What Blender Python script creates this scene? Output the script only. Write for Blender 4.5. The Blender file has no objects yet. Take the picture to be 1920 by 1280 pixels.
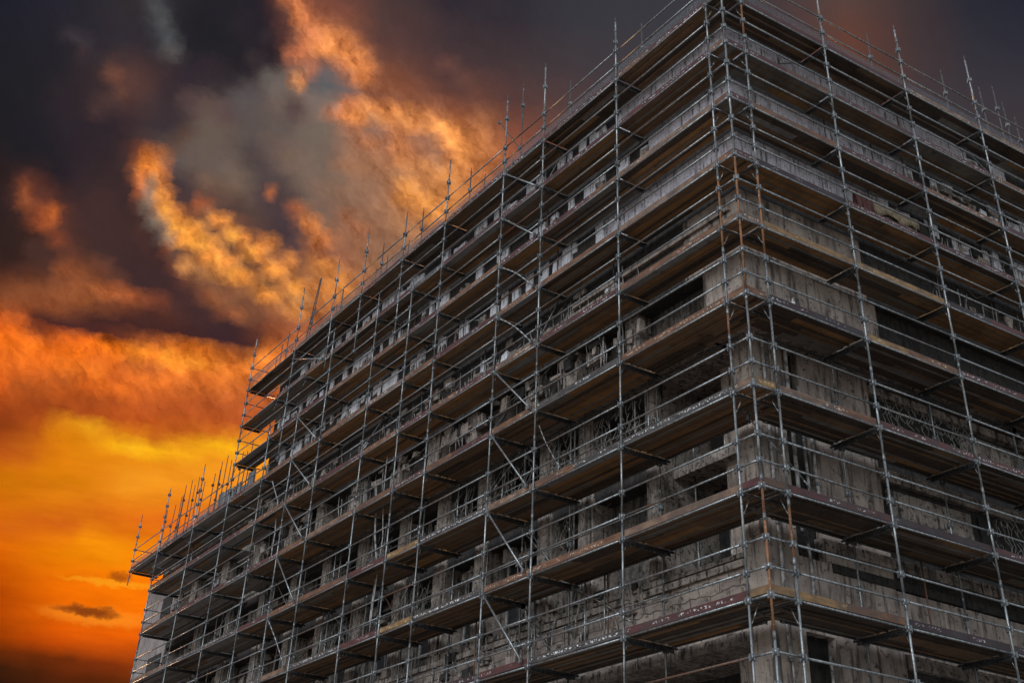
import bpy, bmesh, math, random
from mathutils import Vector, Matrix
rnd = random.Random(7)
scene = bpy.context.scene
COL = scene.collection

# ---------------------------------------------------------------- camera
cam_data = bpy.data.cameras.new("camera")
cam = bpy.data.objects.new("camera", cam_data)
COL.objects.link(cam)
RIGHT = Vector((0.83484435, -0.54917232, 0.03800885))
DOWN = Vector((0.33841858, 0.45754938, -0.82226604))
FWD = Vector((0.43417482, 0.69932706, 0.56783263))
M3 = Matrix((RIGHT, -DOWN, -FWD)).transposed()
cam.matrix_world = Matrix.Translation((-15.46525, -15.60980, 1.65213)) @ M3.to_4x4()
cam_data.sensor_width = 36.0
cam_data.lens = 2209.66 / 1920 * 36
cam_data.shift_x = -0.0028
cam_data.shift_y = -0.1637
cam_data.clip_end = 3000
scene.camera = cam

# ---------------------------------------------------------------- light and exposure
SUN_AZ, SUN_EL = 81.0, 13.0
sun_data = bpy.data.lights.new("sun", 'SUN')
sun_data.energy = 2.2
sun_data.angle = math.radians(10)
sun_data.color = (1.0, 0.55, 0.25)
sun = bpy.data.objects.new("sun", sun_data)
COL.objects.link(sun)
_a, _e = math.radians(SUN_AZ), math.radians(SUN_EL)
SDIR = Vector((math.cos(_e) * math.cos(_a), math.cos(_e) * math.sin(_a), math.sin(_e)))
sun.rotation_euler = SDIR.to_track_quat('Z', 'Y').to_euler()
sun.location = SDIR * 80
vs = scene.view_settings
vs.view_transform = 'Standard'
vs.look = 'None'
vs.exposure = 0.0
vs.gamma = 1.0
scene.cycles.max_bounces = 5
scene.cycles.diffuse_bounces = 3

# ---------------------------------------------------------------- sky
# rows of the sunset sky by elevation, each a run of colours by azimuth (sRGB, 0 to 255)
SKY_LEFT = (9.0, 0.6, 76.25, 93.0, (
    (64, 30, 12, 61, 28, 12, 58, 27, 12, 55, 26, 12, 53, 25, 12, 49, 24, 12, 48, 24, 12, 49, 24, 12, 49, 24, 12, 49, 24, 12, 49, 24, 12, 49, 24, 12, 49, 24, 12, 49, 24, 12, 49, 24, 12, 50, 24, 12, 51, 24, 12, 52, 25, 12, 53, 25, 12, 55, 26, 12, 56, 27, 12, 58, 27, 12, 59, 28, 12, 60, 29, 12, 62, 29, 12, 63, 30, 12, 64, 30, 12, 67, 31, 12, 76, 34, 12, 86, 37, 11, 99, 41, 10, 111, 44, 9),
    (68, 31, 12, 63, 29, 12, 61, 28, 12, 58, 27, 12, 55, 26, 12, 52, 25, 12, 50, 24, 12, 51, 24, 12, 52, 25, 12, 54, 26, 12, 55, 26, 12, 56, 27, 12, 57, 27, 12, 58, 28, 12, 60, 28, 12, 61, 29, 12, 62, 29, 12, 63, 30, 12, 64, 30, 12, 65, 31, 12, 73, 33, 12, 80, 35, 12, 92, 38, 11, 103, 42, 10, 113, 45, 9, 122, 48, 8, 130, 51, 7, 138, 54, 7, 146, 56, 6, 152, 59, 5, 156, 60, 5, 160, 62, 5),
    (95, 39, 12, 99, 40, 13, 92, 38, 13, 78, 34, 12, 74, 33, 12, 68, 31, 12, 61, 29, 12, 62, 29, 12, 63, 30, 12, 64, 30, 12, 65, 31, 12, 68, 32, 12, 75, 34, 12, 82, 36, 12, 92, 39, 11, 102, 42, 10, 111, 44, 9, 119, 47, 9, 127, 50, 8, 134, 52, 7, 141, 55, 6, 148, 57, 5, 153, 59, 5, 156, 60, 5, 159, 62, 5, 162, 63, 5, 165, 65, 5, 169, 66, 5, 172, 67, 5, 175, 69, 5, 178, 70, 5, 181, 71, 5),
    (120, 47, 13, 113, 46, 13, 112, 46, 12, 111, 45, 12, 109, 45, 12, 109, 44, 11, 103, 42, 10, 108, 44, 10, 116, 46, 9, 123, 48, 8, 129, 51, 8, 135, 53, 7, 141, 55, 6, 147, 57, 6, 152, 58, 5, 155, 60, 5, 158, 61, 5, 161, 62, 5, 163, 64, 5, 166, 65, 5, 169, 66, 5, 172, 67, 5, 174, 69, 5, 177, 70, 5, 180, 71, 5, 182, 72, 5, 183, 73, 5, 184, 73, 5, 184, 73, 5, 184, 73, 5, 185, 74, 5, 185, 74, 5),
    (198, 78, 10, 200, 78, 10, 200, 77, 9, 195, 75, 8, 188, 72, 7, 178, 68, 6, 163, 63, 5, 156, 60, 5, 159, 61, 5, 161, 63, 5, 163, 64, 5, 166, 65, 5, 168, 66, 5, 171, 67, 5, 173, 68, 5, 176, 69, 5, 178, 70, 5, 180, 71, 5, 182, 72, 5, 183, 73, 5, 184, 73, 5, 184, 73, 5, 184, 73, 5, 184, 74, 5, 185, 74, 5, 185, 74, 5, 185, 74, 5, 186, 74, 5, 186, 75, 5, 187, 75, 5, 187, 75, 5, 188, 76, 5),
    (236, 97, 7, 234, 96, 7, 231, 94, 7, 221, 90, 6, 210, 86, 6, 198, 81, 5, 186, 75, 5, 175, 69, 5, 178, 70, 5, 180, 71, 5, 182, 72, 5, 183, 73, 5, 183, 73, 5, 184, 73, 5, 184, 73, 5, 184, 73, 5, 184, 74, 5, 185, 74, 5, 185, 74, 5, 185, 74, 5, 186, 74, 5, 186, 75, 5, 186, 75, 5, 187, 75, 5, 187, 75, 5, 188, 76, 5, 191, 79, 5, 194, 81, 5, 198, 84, 5, 201, 87, 5, 205, 89, 5, 208, 92, 6),
    (245, 108, 5, 243, 107, 5, 242, 105, 5, 233, 101, 5, 222, 95, 5, 211, 89, 5, 199, 82, 5, 186, 74, 5, 184, 73, 5, 185, 74, 5, 185, 74, 5, 185, 74, 5, 185, 74, 5, 186, 74, 5, 186, 75, 5, 186, 75, 5, 187, 75, 5, 187, 75, 5, 187, 76, 5, 190, 78, 5, 192, 80, 5, 195, 82, 5, 199, 84, 5, 202, 87, 5, 205, 89, 5, 208, 91, 6, 211, 94, 6, 214, 96, 6, 217, 98, 6, 220, 101, 6, 222, 102, 6, 223, 104, 7),
    (247, 114, 5, 245, 112, 5, 243, 110, 5, 236, 107, 5, 226, 101, 5, 216, 95, 5, 204, 87, 5, 192, 79, 5, 186, 75, 5, 187, 75, 5, 187, 75, 5, 188, 76, 5, 190, 78, 5, 192, 80, 5, 195, 82, 5, 198, 84, 5, 200, 86, 5, 203, 88, 5, 206, 90, 5, 209, 92, 6, 211, 94, 6, 214, 96, 6, 217, 98, 6, 220, 100, 6, 222, 102, 6, 223, 103, 7, 223, 104, 7, 223, 105, 8, 224, 106, 9, 224, 107, 10, 224, 108, 11, 224, 109, 12),
    (248, 118, 5, 246, 116, 5, 244, 115, 5, 240, 113, 5, 231, 107, 5, 222, 102, 5, 213, 96, 5, 204, 89, 5, 198, 84, 5, 201, 86, 5, 204, 88, 5, 206, 90, 5, 208, 92, 6, 211, 94, 6, 213, 96, 6, 216, 97, 6, 218, 99, 6, 221, 101, 6, 222, 102, 6, 223, 103, 7, 223, 104, 7, 223, 105, 8, 223, 106, 9, 224, 107, 10, 224, 108, 11, 224, 108, 11, 224, 109, 12, 225, 110, 13, 225, 111, 14, 226, 112, 14, 224, 112, 14, 222, 112, 14),
    (248, 126, 6, 246, 125, 6, 244, 124, 6, 242, 124, 5, 236, 119, 5, 231, 115, 6, 225, 110, 6, 221, 104, 6, 217, 98, 6, 218, 99, 6, 221, 101, 6, 222, 102, 6, 223, 103, 7, 223, 104, 7, 223, 105, 8, 223, 105, 8, 224, 106, 9, 224, 107, 10, 224, 108, 11, 224, 108, 11, 224, 109, 12, 225, 110, 13, 225, 111, 13, 225, 112, 14, 225, 112, 14, 223, 112, 14, 222, 112, 13, 220, 112, 13, 219, 111, 13, 217, 111, 12, 215, 111, 12, 214, 111, 11),
    (251, 143, 9, 249, 140, 8, 246, 137, 7, 243, 134, 6, 239, 129, 7, 235, 123, 7, 231, 117, 8, 228, 112, 8, 225, 107, 9, 223, 106, 9, 224, 107, 10, 224, 107, 10, 224, 108, 11, 224, 109, 12, 225, 110, 12, 225, 110, 13, 225, 111, 13, 225, 112, 14, 225, 112, 14, 224, 112, 14, 222, 112, 13, 221, 112, 13, 219, 111, 13, 218, 111, 12, 216, 111, 12, 215, 111, 12, 213, 111, 11, 212, 110, 11, 210, 110, 10, 209, 110, 10, 208, 110, 10, 207, 111, 10),
    (251, 146, 12, 250, 145, 12, 248, 143, 12, 237, 127, 14, 231, 119, 15, 227, 115, 15, 222, 109, 16, 217, 105, 18, 214, 102, 19, 213, 101, 19, 225, 112, 14, 226, 112, 14, 224, 112, 14, 223, 112, 14, 222, 112, 13, 221, 112, 13, 219, 111, 13, 218, 111, 12, 217, 111, 12, 215, 111, 12, 214, 111, 11, 213, 111, 11, 211, 110, 11, 210, 110, 10, 208, 110, 10, 208, 110, 10, 207, 111, 10, 207, 111, 10, 207, 112, 10, 207, 112, 10, 207, 113, 10, 206, 112, 11),
    (232, 121, 17, 232, 124, 17, 231, 124, 18, 215, 104, 21, 210, 99, 22, 211, 100, 21, 212, 101, 21, 215, 105, 19, 218, 108, 17, 219, 110, 14, 219, 111, 13, 218, 111, 12, 217, 111, 12, 215, 111, 12, 214, 111, 11, 213, 111, 11, 211, 110, 11, 210, 110, 10, 209, 110, 10, 208, 110, 10, 208, 110, 10, 207, 111, 10, 207, 111, 10, 207, 112, 10, 207, 112, 10, 207, 113, 10, 206, 112, 10, 204, 110, 12, 201, 106, 15, 197, 102, 17, 193, 98, 20, 189, 93, 22),
    (222, 110, 21, 217, 106, 21, 220, 111, 21, 223, 115, 20, 225, 117, 20, 225, 118, 18, 223, 118, 17, 221, 117, 15, 218, 115, 14, 214, 112, 12, 211, 110, 11, 210, 110, 10, 209, 110, 10, 208, 110, 10, 208, 110, 10, 207, 111, 10, 207, 111, 10, 207, 111, 10, 207, 112, 10, 207, 112, 10, 207, 113, 10, 206, 112, 11, 204, 110, 12, 201, 106, 15, 197, 102, 17, 194, 98, 19, 190, 94, 21, 186, 89, 23, 182, 84, 25, 177, 80, 25, 173, 78, 25, 168, 75, 24),
    (235, 130, 23, 234, 130, 22, 233, 130, 21, 232, 130, 20, 231, 130, 19, 228, 128, 18, 224, 125, 16, 220, 121, 14, 213, 118, 11, 208, 117, 8, 207, 114, 9, 207, 111, 10, 207, 112, 10, 207, 112, 10, 207, 113, 10, 206, 112, 10, 205, 111, 11, 202, 108, 13, 199, 105, 16, 196, 101, 18, 193, 98, 20, 189, 93, 21, 186, 89, 23, 182, 85, 25, 178, 81, 25, 174, 78, 25, 170, 76, 24, 165, 74, 24, 161, 71, 23, 155, 68, 23, 150, 65, 22, 144, 62, 22),
    (245, 152, 32, 240, 142, 26, 236, 137, 22, 224, 129, 15, 221, 127, 13, 221, 126, 12, 219, 124, 12, 218, 122, 12, 216, 119, 12, 211, 116, 11, 205, 110, 12, 203, 109, 13, 200, 106, 15, 197, 102, 17, 194, 99, 19, 191, 95, 21, 188, 92, 22, 185, 87, 24, 181, 84, 25, 178, 80, 25, 174, 78, 25, 170, 76, 24, 166, 74, 24, 162, 71, 23, 157, 69, 23, 152, 66, 23, 147, 63, 22, 145, 62, 22, 147, 63, 23, 150, 64, 23, 152, 65, 24, 154, 66, 25),
    (243, 149, 30, 239, 141, 25, 236, 137, 21, 233, 134, 19, 231, 131, 17, 228, 128, 14, 223, 124, 14, 217, 119, 16, 201, 100, 22, 198, 96, 23, 195, 93, 24, 186, 88, 24, 182, 85, 24, 179, 82, 25, 176, 79, 25, 172, 77, 25, 169, 76, 24, 165, 73, 24, 161, 71, 23, 157, 69, 23, 152, 66, 23, 147, 63, 22, 145, 62, 22, 146, 62, 23, 149, 63, 23, 151, 64, 24, 153, 65, 24, 155, 66, 25, 157, 67, 26, 164, 70, 26, 174, 75, 27, 184, 80, 28),
    (242, 145, 23, 240, 143, 22, 237, 140, 20, 235, 138, 18, 232, 136, 17, 232, 135, 16, 222, 123, 16, 213, 114, 19, 201, 103, 21, 190, 94, 23, 177, 83, 24, 166, 74, 24, 163, 72, 24, 159, 70, 23, 155, 68, 23, 151, 65, 22, 146, 63, 22, 145, 62, 22, 146, 62, 23, 148, 63, 23, 150, 64, 24, 153, 65, 24, 155, 66, 25, 156, 66, 25, 159, 67, 26, 168, 72, 27, 177, 77, 28, 187, 82, 28, 196, 87, 29, 205, 91, 30, 214, 96, 31, 222, 100, 32),
    (255, 187, 29, 252, 180, 25, 246, 166, 22, 233, 145, 21, 227, 135, 18, 224, 130, 16, 226, 133, 17, 216, 121, 17, 184, 87, 23, 172, 79, 23, 159, 70, 23, 145, 62, 22, 146, 62, 22, 147, 63, 23, 149, 63, 23, 151, 64, 24, 153, 65, 24, 155, 66, 25, 156, 66, 25, 158, 67, 26, 166, 71, 27, 174, 75, 27, 183, 80, 28, 192, 84, 29, 200, 89, 30, 208, 93, 30, 216, 97, 31, 223, 101, 32, 227, 103, 33, 229, 106, 33, 230, 108, 34, 232, 110, 34),
    (214, 118, 25, 212, 118, 25, 216, 127, 25, 229, 149, 25, 235, 157, 25, 227, 142, 24, 219, 129, 24, 192, 103, 25, 169, 74, 25, 162, 71, 25, 158, 68, 25, 155, 66, 25, 155, 66, 25, 157, 66, 25, 159, 67, 26, 166, 71, 27, 174, 75, 27, 182, 80, 28, 190, 84, 29, 198, 87, 29, 205, 91, 30, 213, 95, 31, 220, 99, 32, 226, 102, 32, 228, 104, 33, 229, 106, 33, 231, 108, 34, 232, 111, 34, 234, 113, 35, 236, 116, 35, 238, 117, 35, 238, 117, 35),
    (187, 83, 30, 187, 83, 30, 184, 82, 30, 181, 81, 30, 177, 79, 29, 171, 76, 29, 164, 73, 28, 158, 70, 27, 155, 69, 27, 161, 71, 27, 169, 74, 28, 177, 78, 28, 185, 81, 28, 192, 84, 29, 199, 88, 30, 205, 91, 30, 212, 95, 31, 219, 98, 32, 225, 101, 32, 227, 103, 33, 229, 105, 33, 230, 107, 33, 231, 109, 34, 233, 112, 34, 235, 114, 35, 237, 116, 35, 238, 117, 35, 238, 117, 35, 237, 115, 34, 236, 113, 33, 236, 111, 32, 236, 110, 31),
    (185, 84, 35, 198, 91, 34, 182, 83, 34, 181, 83, 33, 178, 82, 33, 183, 84, 32, 186, 85, 32, 187, 85, 31, 191, 88, 32, 181, 85, 32, 182, 87, 34, 193, 91, 34, 221, 99, 32, 225, 102, 32, 227, 104, 33, 228, 105, 33, 230, 107, 33, 231, 109, 34, 232, 111, 34, 234, 113, 35, 236, 115, 35, 237, 117, 36, 238, 117, 35, 237, 116, 35, 236, 114, 34, 236, 113, 33, 236, 111, 32, 236, 110, 31, 237, 109, 29, 235, 107, 29, 225, 103, 31, 214, 99, 32),
    (201, 95, 38, 219, 105, 37, 234, 113, 36, 221, 104, 35, 224, 105, 35, 226, 106, 35, 202, 96, 36, 192, 93, 36, 198, 95, 36, 212, 100, 36, 215, 100, 35, 221, 102, 34, 232, 109, 34, 233, 111, 34, 234, 113, 35, 235, 115, 35, 237, 117, 35, 238, 117, 35, 238, 117, 35, 237, 115, 34, 236, 114, 33, 236, 112, 32, 236, 111, 31, 236, 110, 30, 237, 109, 29, 235, 107, 29, 225, 103, 31, 216, 99, 32, 205, 95, 34, 194, 91, 35, 181, 86, 37, 166, 80, 38),
    (232, 116, 41, 227, 111, 41, 221, 106, 39, 215, 102, 38, 240, 121, 38, 242, 121, 38, 239, 120, 38, 246, 123, 38, 248, 122, 37, 242, 114, 35, 243, 115, 34, 242, 116, 34, 237, 113, 33, 235, 112, 33, 237, 116, 34, 236, 114, 34, 236, 113, 33, 236, 111, 32, 236, 110, 31, 236, 109, 30, 237, 108, 29, 232, 106, 30, 223, 102, 31, 214, 99, 32, 205, 95, 34, 194, 91, 35, 182, 86, 36, 168, 81, 38, 153, 76, 39, 134, 69, 40, 119, 64, 41, 112, 62, 40),
    (208, 106, 48, 216, 112, 47, 217, 112, 47, 242, 117, 37, 233, 112, 37, 232, 111, 38, 255, 122, 33, 255, 121, 30, 246, 114, 30, 237, 109, 29, 253, 121, 31, 247, 116, 30, 247, 115, 29, 248, 115, 27, 240, 111, 29, 237, 108, 29, 235, 107, 29, 228, 104, 30, 220, 101, 32, 211, 97, 33, 202, 94, 34, 191, 90, 35, 180, 86, 37, 168, 81, 38, 153, 76, 39, 135, 70, 40, 121, 65, 41, 113, 62, 41, 110, 60, 39, 107, 59, 38, 103, 57, 37, 99, 54, 36),
    (255, 136, 42, 255, 142, 40, 255, 140, 39, 255, 128, 30, 255, 128, 27, 255, 123, 27, 253, 116, 29, 238, 109, 31, 210, 96, 34, 181, 84, 35, 151, 71, 37, 156, 73, 36, 223, 102, 32, 226, 102, 32, 213, 97, 33, 205, 95, 34, 196, 92, 35, 187, 88, 36, 176, 84, 37, 163, 79, 38, 149, 75, 39, 133, 69, 41, 120, 65, 41, 113, 62, 41, 110, 61, 40, 108, 59, 39, 104, 57, 38, 100, 55, 37, 96, 53, 36, 90, 50, 35, 84, 47, 34, 76, 44, 32),
    (176, 90, 39, 153, 77, 38, 132, 66, 37, 105, 53, 37, 100, 51, 38, 83, 44, 39, 78, 42, 39, 76, 41, 40, 72, 40, 40, 72, 40, 39, 78, 43, 39, 94, 50, 40, 160, 77, 40, 165, 82, 42, 160, 80, 40, 155, 76, 39, 142, 72, 40, 127, 67, 41, 117, 64, 41, 112, 62, 40, 110, 60, 39, 107, 59, 38, 104, 57, 38, 101, 55, 37, 96, 53, 36, 91, 51, 35, 86, 48, 34, 79, 45, 33, 71, 41, 32, 61, 37, 30, 52, 34, 30, 48, 32, 30),
    (70, 40, 38, 70, 41, 38, 70, 41, 39, 70, 41, 39, 70, 41, 39, 69, 41, 39, 72, 42, 39, 94, 52, 40, 115, 62, 42, 131, 71, 43, 141, 76, 45, 143, 78, 45, 142, 78, 46, 140, 77, 46, 138, 76, 46, 114, 62, 40, 109, 59, 39, 106, 58, 38, 103, 57, 37, 100, 55, 37, 96, 53, 36, 91, 51, 35, 86, 48, 34, 80, 45, 33, 73, 42, 32, 64, 38, 31, 54, 34, 30, 48, 32, 29, 49, 33, 30, 49, 33, 31, 50, 34, 32, 50, 34, 32),
    (81, 47, 40, 77, 45, 40, 82, 48, 40, 93, 51, 39, 118, 65, 44, 122, 68, 44, 127, 71, 45, 140, 77, 45, 142, 78, 45, 141, 78, 46, 138, 77, 46, 133, 74, 45, 128, 71, 43, 121, 67, 42, 111, 61, 39, 98, 53, 36, 94, 52, 35, 90, 50, 34, 85, 47, 34, 79, 45, 33, 72, 42, 32, 64, 38, 31, 55, 34, 30, 49, 33, 29, 48, 33, 30, 49, 33, 31, 50, 34, 31, 50, 34, 32, 50, 34, 33, 50, 35, 33, 50, 35, 34, 50, 35, 35),
    (116, 63, 47, 126, 68, 48, 147, 79, 49, 170, 90, 50, 171, 92, 52, 178, 95, 52, 168, 92, 51, 154, 86, 51, 147, 82, 50, 140, 78, 49, 124, 70, 46, 94, 54, 40, 89, 51, 38, 85, 49, 37, 74, 44, 36, 64, 39, 33, 67, 40, 32, 62, 37, 30, 54, 34, 30, 49, 32, 29, 48, 33, 30, 49, 33, 31, 50, 34, 31, 50, 34, 32, 50, 34, 33, 50, 35, 33, 50, 35, 34, 50, 35, 34, 50, 36, 35, 50, 36, 36, 50, 36, 36, 50, 36, 36),
    (67, 45, 45, 65, 45, 45, 65, 45, 46, 68, 47, 46, 91, 56, 47, 97, 59, 46, 109, 64, 47, 119, 68, 47, 136, 76, 48, 144, 80, 49, 139, 78, 49, 81, 51, 43, 76, 48, 41, 69, 44, 38, 54, 36, 33, 52, 36, 33, 51, 35, 32, 49, 33, 31, 49, 34, 31, 50, 34, 32, 50, 34, 32, 50, 35, 33, 50, 35, 34, 50, 35, 34, 50, 35, 35, 50, 36, 35, 50, 36, 36, 50, 36, 36, 50, 36, 36, 50, 36, 36, 50, 36, 35, 49, 35, 35),
    (67, 45, 45, 65, 44, 45, 65, 45, 45, 65, 45, 45, 65, 45, 46, 70, 47, 46, 101, 62, 49, 104, 63, 49, 101, 60, 46, 107, 62, 47, 99, 59, 46, 77, 49, 43, 72, 48, 43, 74, 48, 43, 55, 37, 34, 53, 37, 33, 52, 36, 33, 50, 35, 33, 50, 35, 34, 50, 35, 34, 50, 35, 35, 50, 36, 35, 50, 36, 36, 50, 36, 36, 50, 36, 36, 50, 36, 36, 50, 36, 36, 49, 36, 35, 49, 35, 35, 49, 35, 34, 49, 35, 34, 49, 35, 33),
    (106, 63, 49, 66, 44, 44, 66, 45, 44, 66, 45, 45, 66, 46, 45, 66, 46, 46, 67, 47, 46, 68, 47, 45, 69, 47, 44, 78, 49, 44, 104, 59, 46, 135, 71, 47, 80, 49, 41, 67, 42, 38, 56, 37, 34, 53, 37, 34, 52, 36, 34, 49, 35, 35, 50, 36, 36, 50, 36, 36, 50, 36, 36, 50, 36, 36, 50, 36, 36, 50, 36, 35, 49, 35, 35, 49, 35, 34, 49, 35, 34, 49, 35, 34, 49, 35, 33, 49, 34, 33, 49, 34, 32, 49, 34, 32),
    (98, 74, 65, 125, 73, 53, 67, 44, 44, 71, 47, 44, 67, 46, 45, 68, 46, 45, 68, 47, 46, 69, 47, 46, 69, 47, 46, 71, 47, 45, 81, 50, 45, 91, 54, 45, 169, 86, 48, 158, 81, 46, 109, 58, 41, 59, 39, 36, 51, 36, 36, 47, 35, 36, 49, 35, 35, 49, 36, 35, 49, 35, 35, 49, 35, 35, 49, 35, 34, 49, 35, 34, 49, 35, 33, 49, 35, 33, 49, 34, 32, 49, 34, 32, 48, 34, 32, 47, 34, 32, 46, 33, 33, 45, 33, 33),
    (254, 161, 70, 166, 126, 97, 93, 78, 72, 70, 47, 45, 76, 50, 45, 66, 46, 45, 68, 46, 45, 68, 47, 46, 68, 47, 46, 68, 47, 46, 77, 49, 45, 96, 55, 45, 186, 95, 44, 135, 69, 43, 132, 69, 45, 145, 79, 49, 67, 42, 38, 47, 34, 34, 48, 34, 34, 49, 35, 34, 49, 35, 33, 49, 35, 33, 49, 34, 33, 49, 34, 32, 49, 34, 32, 48, 34, 32, 47, 34, 32, 46, 33, 33, 44, 33, 33, 43, 33, 34, 42, 32, 34, 40, 32, 34),
    (255, 165, 69, 255, 168, 70, 141, 109, 89, 125, 111, 98, 72, 50, 47, 66, 45, 44, 65, 45, 45, 68, 47, 46, 69, 47, 46, 69, 47, 46, 65, 45, 45, 70, 46, 44, 84, 50, 44, 93, 54, 44, 94, 54, 45, 141, 75, 46, 84, 49, 41, 50, 35, 34, 46, 34, 33, 48, 34, 32, 49, 34, 32, 48, 34, 32, 47, 34, 32, 46, 34, 32, 45, 33, 33, 44, 33, 33, 43, 33, 34, 41, 32, 34, 40, 32, 35, 38, 32, 35, 37, 31, 35, 35, 31, 36),
    (146, 89, 59, 216, 131, 65, 255, 168, 70, 156, 106, 75, 130, 109, 94, 88, 56, 48, 60, 43, 44, 66, 46, 45, 68, 47, 46, 66, 46, 46, 59, 43, 45, 54, 40, 44, 56, 40, 42, 70, 44, 42, 85, 50, 43, 87, 51, 43, 67, 42, 39, 45, 34, 35, 44, 33, 33, 45, 33, 33, 45, 33, 33, 44, 33, 33, 43, 33, 34, 42, 33, 34, 41, 32, 34, 39, 32, 35, 38, 32, 35, 36, 31, 35, 34, 31, 36, 33, 31, 36, 33, 31, 36, 34, 32, 36),
    (77, 57, 58, 83, 61, 60, 209, 127, 65, 235, 148, 71, 156, 121, 99, 179, 97, 59, 65, 46, 45, 59, 43, 45, 60, 44, 45, 58, 43, 45, 54, 41, 45, 49, 39, 44, 42, 35, 42, 40, 34, 40, 47, 36, 39, 47, 36, 39, 40, 34, 38, 38, 33, 37, 39, 33, 35, 40, 32, 35, 40, 32, 35, 40, 32, 35, 38, 32, 35, 37, 31, 35, 35, 31, 36, 34, 31, 36, 33, 31, 36, 33, 31, 36, 34, 32, 37, 34, 32, 37, 34, 33, 37, 34, 33, 37),
    (81, 64, 63, 69, 55, 58, 73, 57, 60, 215, 130, 65, 165, 125, 96, 206, 114, 62, 116, 69, 51, 61, 45, 45, 58, 43, 46, 55, 42, 45, 52, 41, 45, 49, 39, 45, 44, 37, 43, 40, 35, 41, 36, 34, 39, 35, 33, 39, 35, 33, 38, 36, 33, 38, 36, 33, 37, 36, 32, 36, 36, 32, 36, 34, 31, 36, 34, 31, 36, 33, 31, 37, 33, 32, 37, 34, 32, 37, 34, 32, 37, 34, 33, 37, 34, 33, 37, 34, 34, 37, 34, 34, 37, 34, 35, 37),
    (96, 78, 71, 85, 71, 69, 85, 70, 69, 180, 104, 61, 249, 147, 64, 255, 146, 60, 133, 77, 50, 67, 47, 46, 57, 43, 46, 53, 41, 46, 51, 40, 45, 49, 39, 45, 46, 38, 44, 43, 37, 43, 39, 35, 41, 36, 34, 40, 35, 33, 39, 35, 33, 39, 34, 33, 38, 33, 32, 37, 33, 32, 37, 34, 32, 37, 34, 33, 37, 34, 33, 37, 34, 33, 37, 34, 33, 37, 34, 34, 37, 34, 34, 37, 34, 35, 37, 34, 35, 38, 34, 35, 38, 34, 35, 39),
    (105, 91, 83, 104, 90, 83, 101, 88, 83, 142, 95, 72, 185, 108, 60, 202, 114, 55, 111, 62, 47, 75, 49, 46, 57, 43, 46, 52, 41, 46, 49, 40, 45, 48, 39, 45, 47, 39, 45, 45, 38, 44, 43, 37, 43, 39, 35, 41, 36, 34, 40, 35, 34, 39, 35, 33, 39, 34, 33, 38, 34, 33, 38, 34, 33, 38, 34, 33, 38, 34, 33, 38, 34, 34, 38, 34, 34, 38, 34, 35, 38, 34, 35, 38, 34, 35, 39, 34, 35, 40, 34, 35, 41, 34, 35, 42),
    (104, 90, 82, 104, 90, 82, 98, 78, 69, 93, 73, 65, 82, 68, 65, 76, 61, 60, 74, 55, 54, 61, 46, 48, 53, 41, 46, 49, 39, 46, 47, 39, 45, 47, 39, 45, 47, 39, 45, 47, 39, 45, 45, 38, 44, 42, 37, 42, 39, 35, 41, 36, 34, 39, 35, 34, 39, 34, 34, 38, 34, 33, 38, 34, 33, 38, 34, 34, 38, 34, 34, 38, 34, 34, 38, 34, 34, 38, 34, 34, 39, 34, 34, 40, 34, 34, 41, 34, 34, 43, 34, 34, 43, 34, 34, 44),
    (103, 88, 80, 98, 81, 73, 93, 70, 60, 73, 60, 60, 63, 53, 57, 64, 53, 56, 65, 52, 55, 63, 48, 51, 59, 44, 48, 55, 43, 47, 61, 46, 49, 73, 53, 53, 55, 43, 47, 47, 39, 45, 47, 39, 45, 45, 38, 44, 41, 36, 42, 37, 35, 40, 35, 34, 39, 34, 34, 38, 34, 34, 38, 34, 33, 38, 34, 33, 38, 34, 33, 38, 34, 33, 39, 34, 33, 39, 34, 34, 40, 34, 34, 42, 34, 34, 43, 34, 34, 45, 34, 34, 46, 34, 34, 46),
    (102, 87, 79, 95, 80, 74, 77, 63, 62, 61, 51, 55, 60, 49, 54, 62, 50, 54, 69, 53, 55, 74, 54, 54, 74, 52, 51, 79, 57, 55, 79, 57, 56, 70, 52, 52, 53, 42, 47, 49, 40, 45, 47, 39, 45, 45, 39, 44, 41, 37, 42, 37, 35, 40, 35, 34, 39, 35, 34, 39, 34, 34, 39, 34, 33, 39, 34, 33, 39, 34, 33, 39, 34, 33, 39, 34, 33, 40, 34, 33, 41, 34, 34, 43, 34, 34, 45, 34, 34, 46, 34, 34, 46, 33, 34, 46),
    (99, 81, 75, 98, 79, 74, 87, 70, 68, 77, 61, 62, 62, 50, 54, 63, 50, 54, 72, 54, 55, 80, 57, 55, 85, 59, 54, 102, 67, 57, 77, 55, 52, 62, 47, 49, 55, 44, 47, 51, 42, 46, 47, 40, 45, 43, 38, 44, 39, 37, 42, 37, 35, 41, 35, 35, 40, 35, 34, 40, 34, 34, 39, 34, 33, 39, 34, 33, 39, 34, 33, 40, 34, 33, 40, 34, 33, 41, 34, 33, 42, 34, 33, 43, 34, 34, 44, 33, 34, 45, 33, 33, 45, 33, 33, 45),
    (96, 78, 73, 92, 75, 71, 83, 66, 65, 80, 63, 63, 61, 49, 54, 63, 49, 53, 74, 54, 54, 84, 58, 55, 89, 61, 56, 90, 62, 56, 115, 74, 61, 102, 68, 58, 60, 47, 49, 53, 44, 48, 52, 43, 48, 42, 39, 44, 39, 37, 43, 37, 36, 42, 37, 35, 42, 36, 35, 41, 35, 34, 41, 34, 34, 41, 34, 33, 41, 34, 33, 41, 34, 33, 41, 34, 33, 41, 34, 33, 42, 33, 33, 43, 33, 33, 44, 33, 33, 44, 32, 33, 44, 32, 33, 44),
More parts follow.
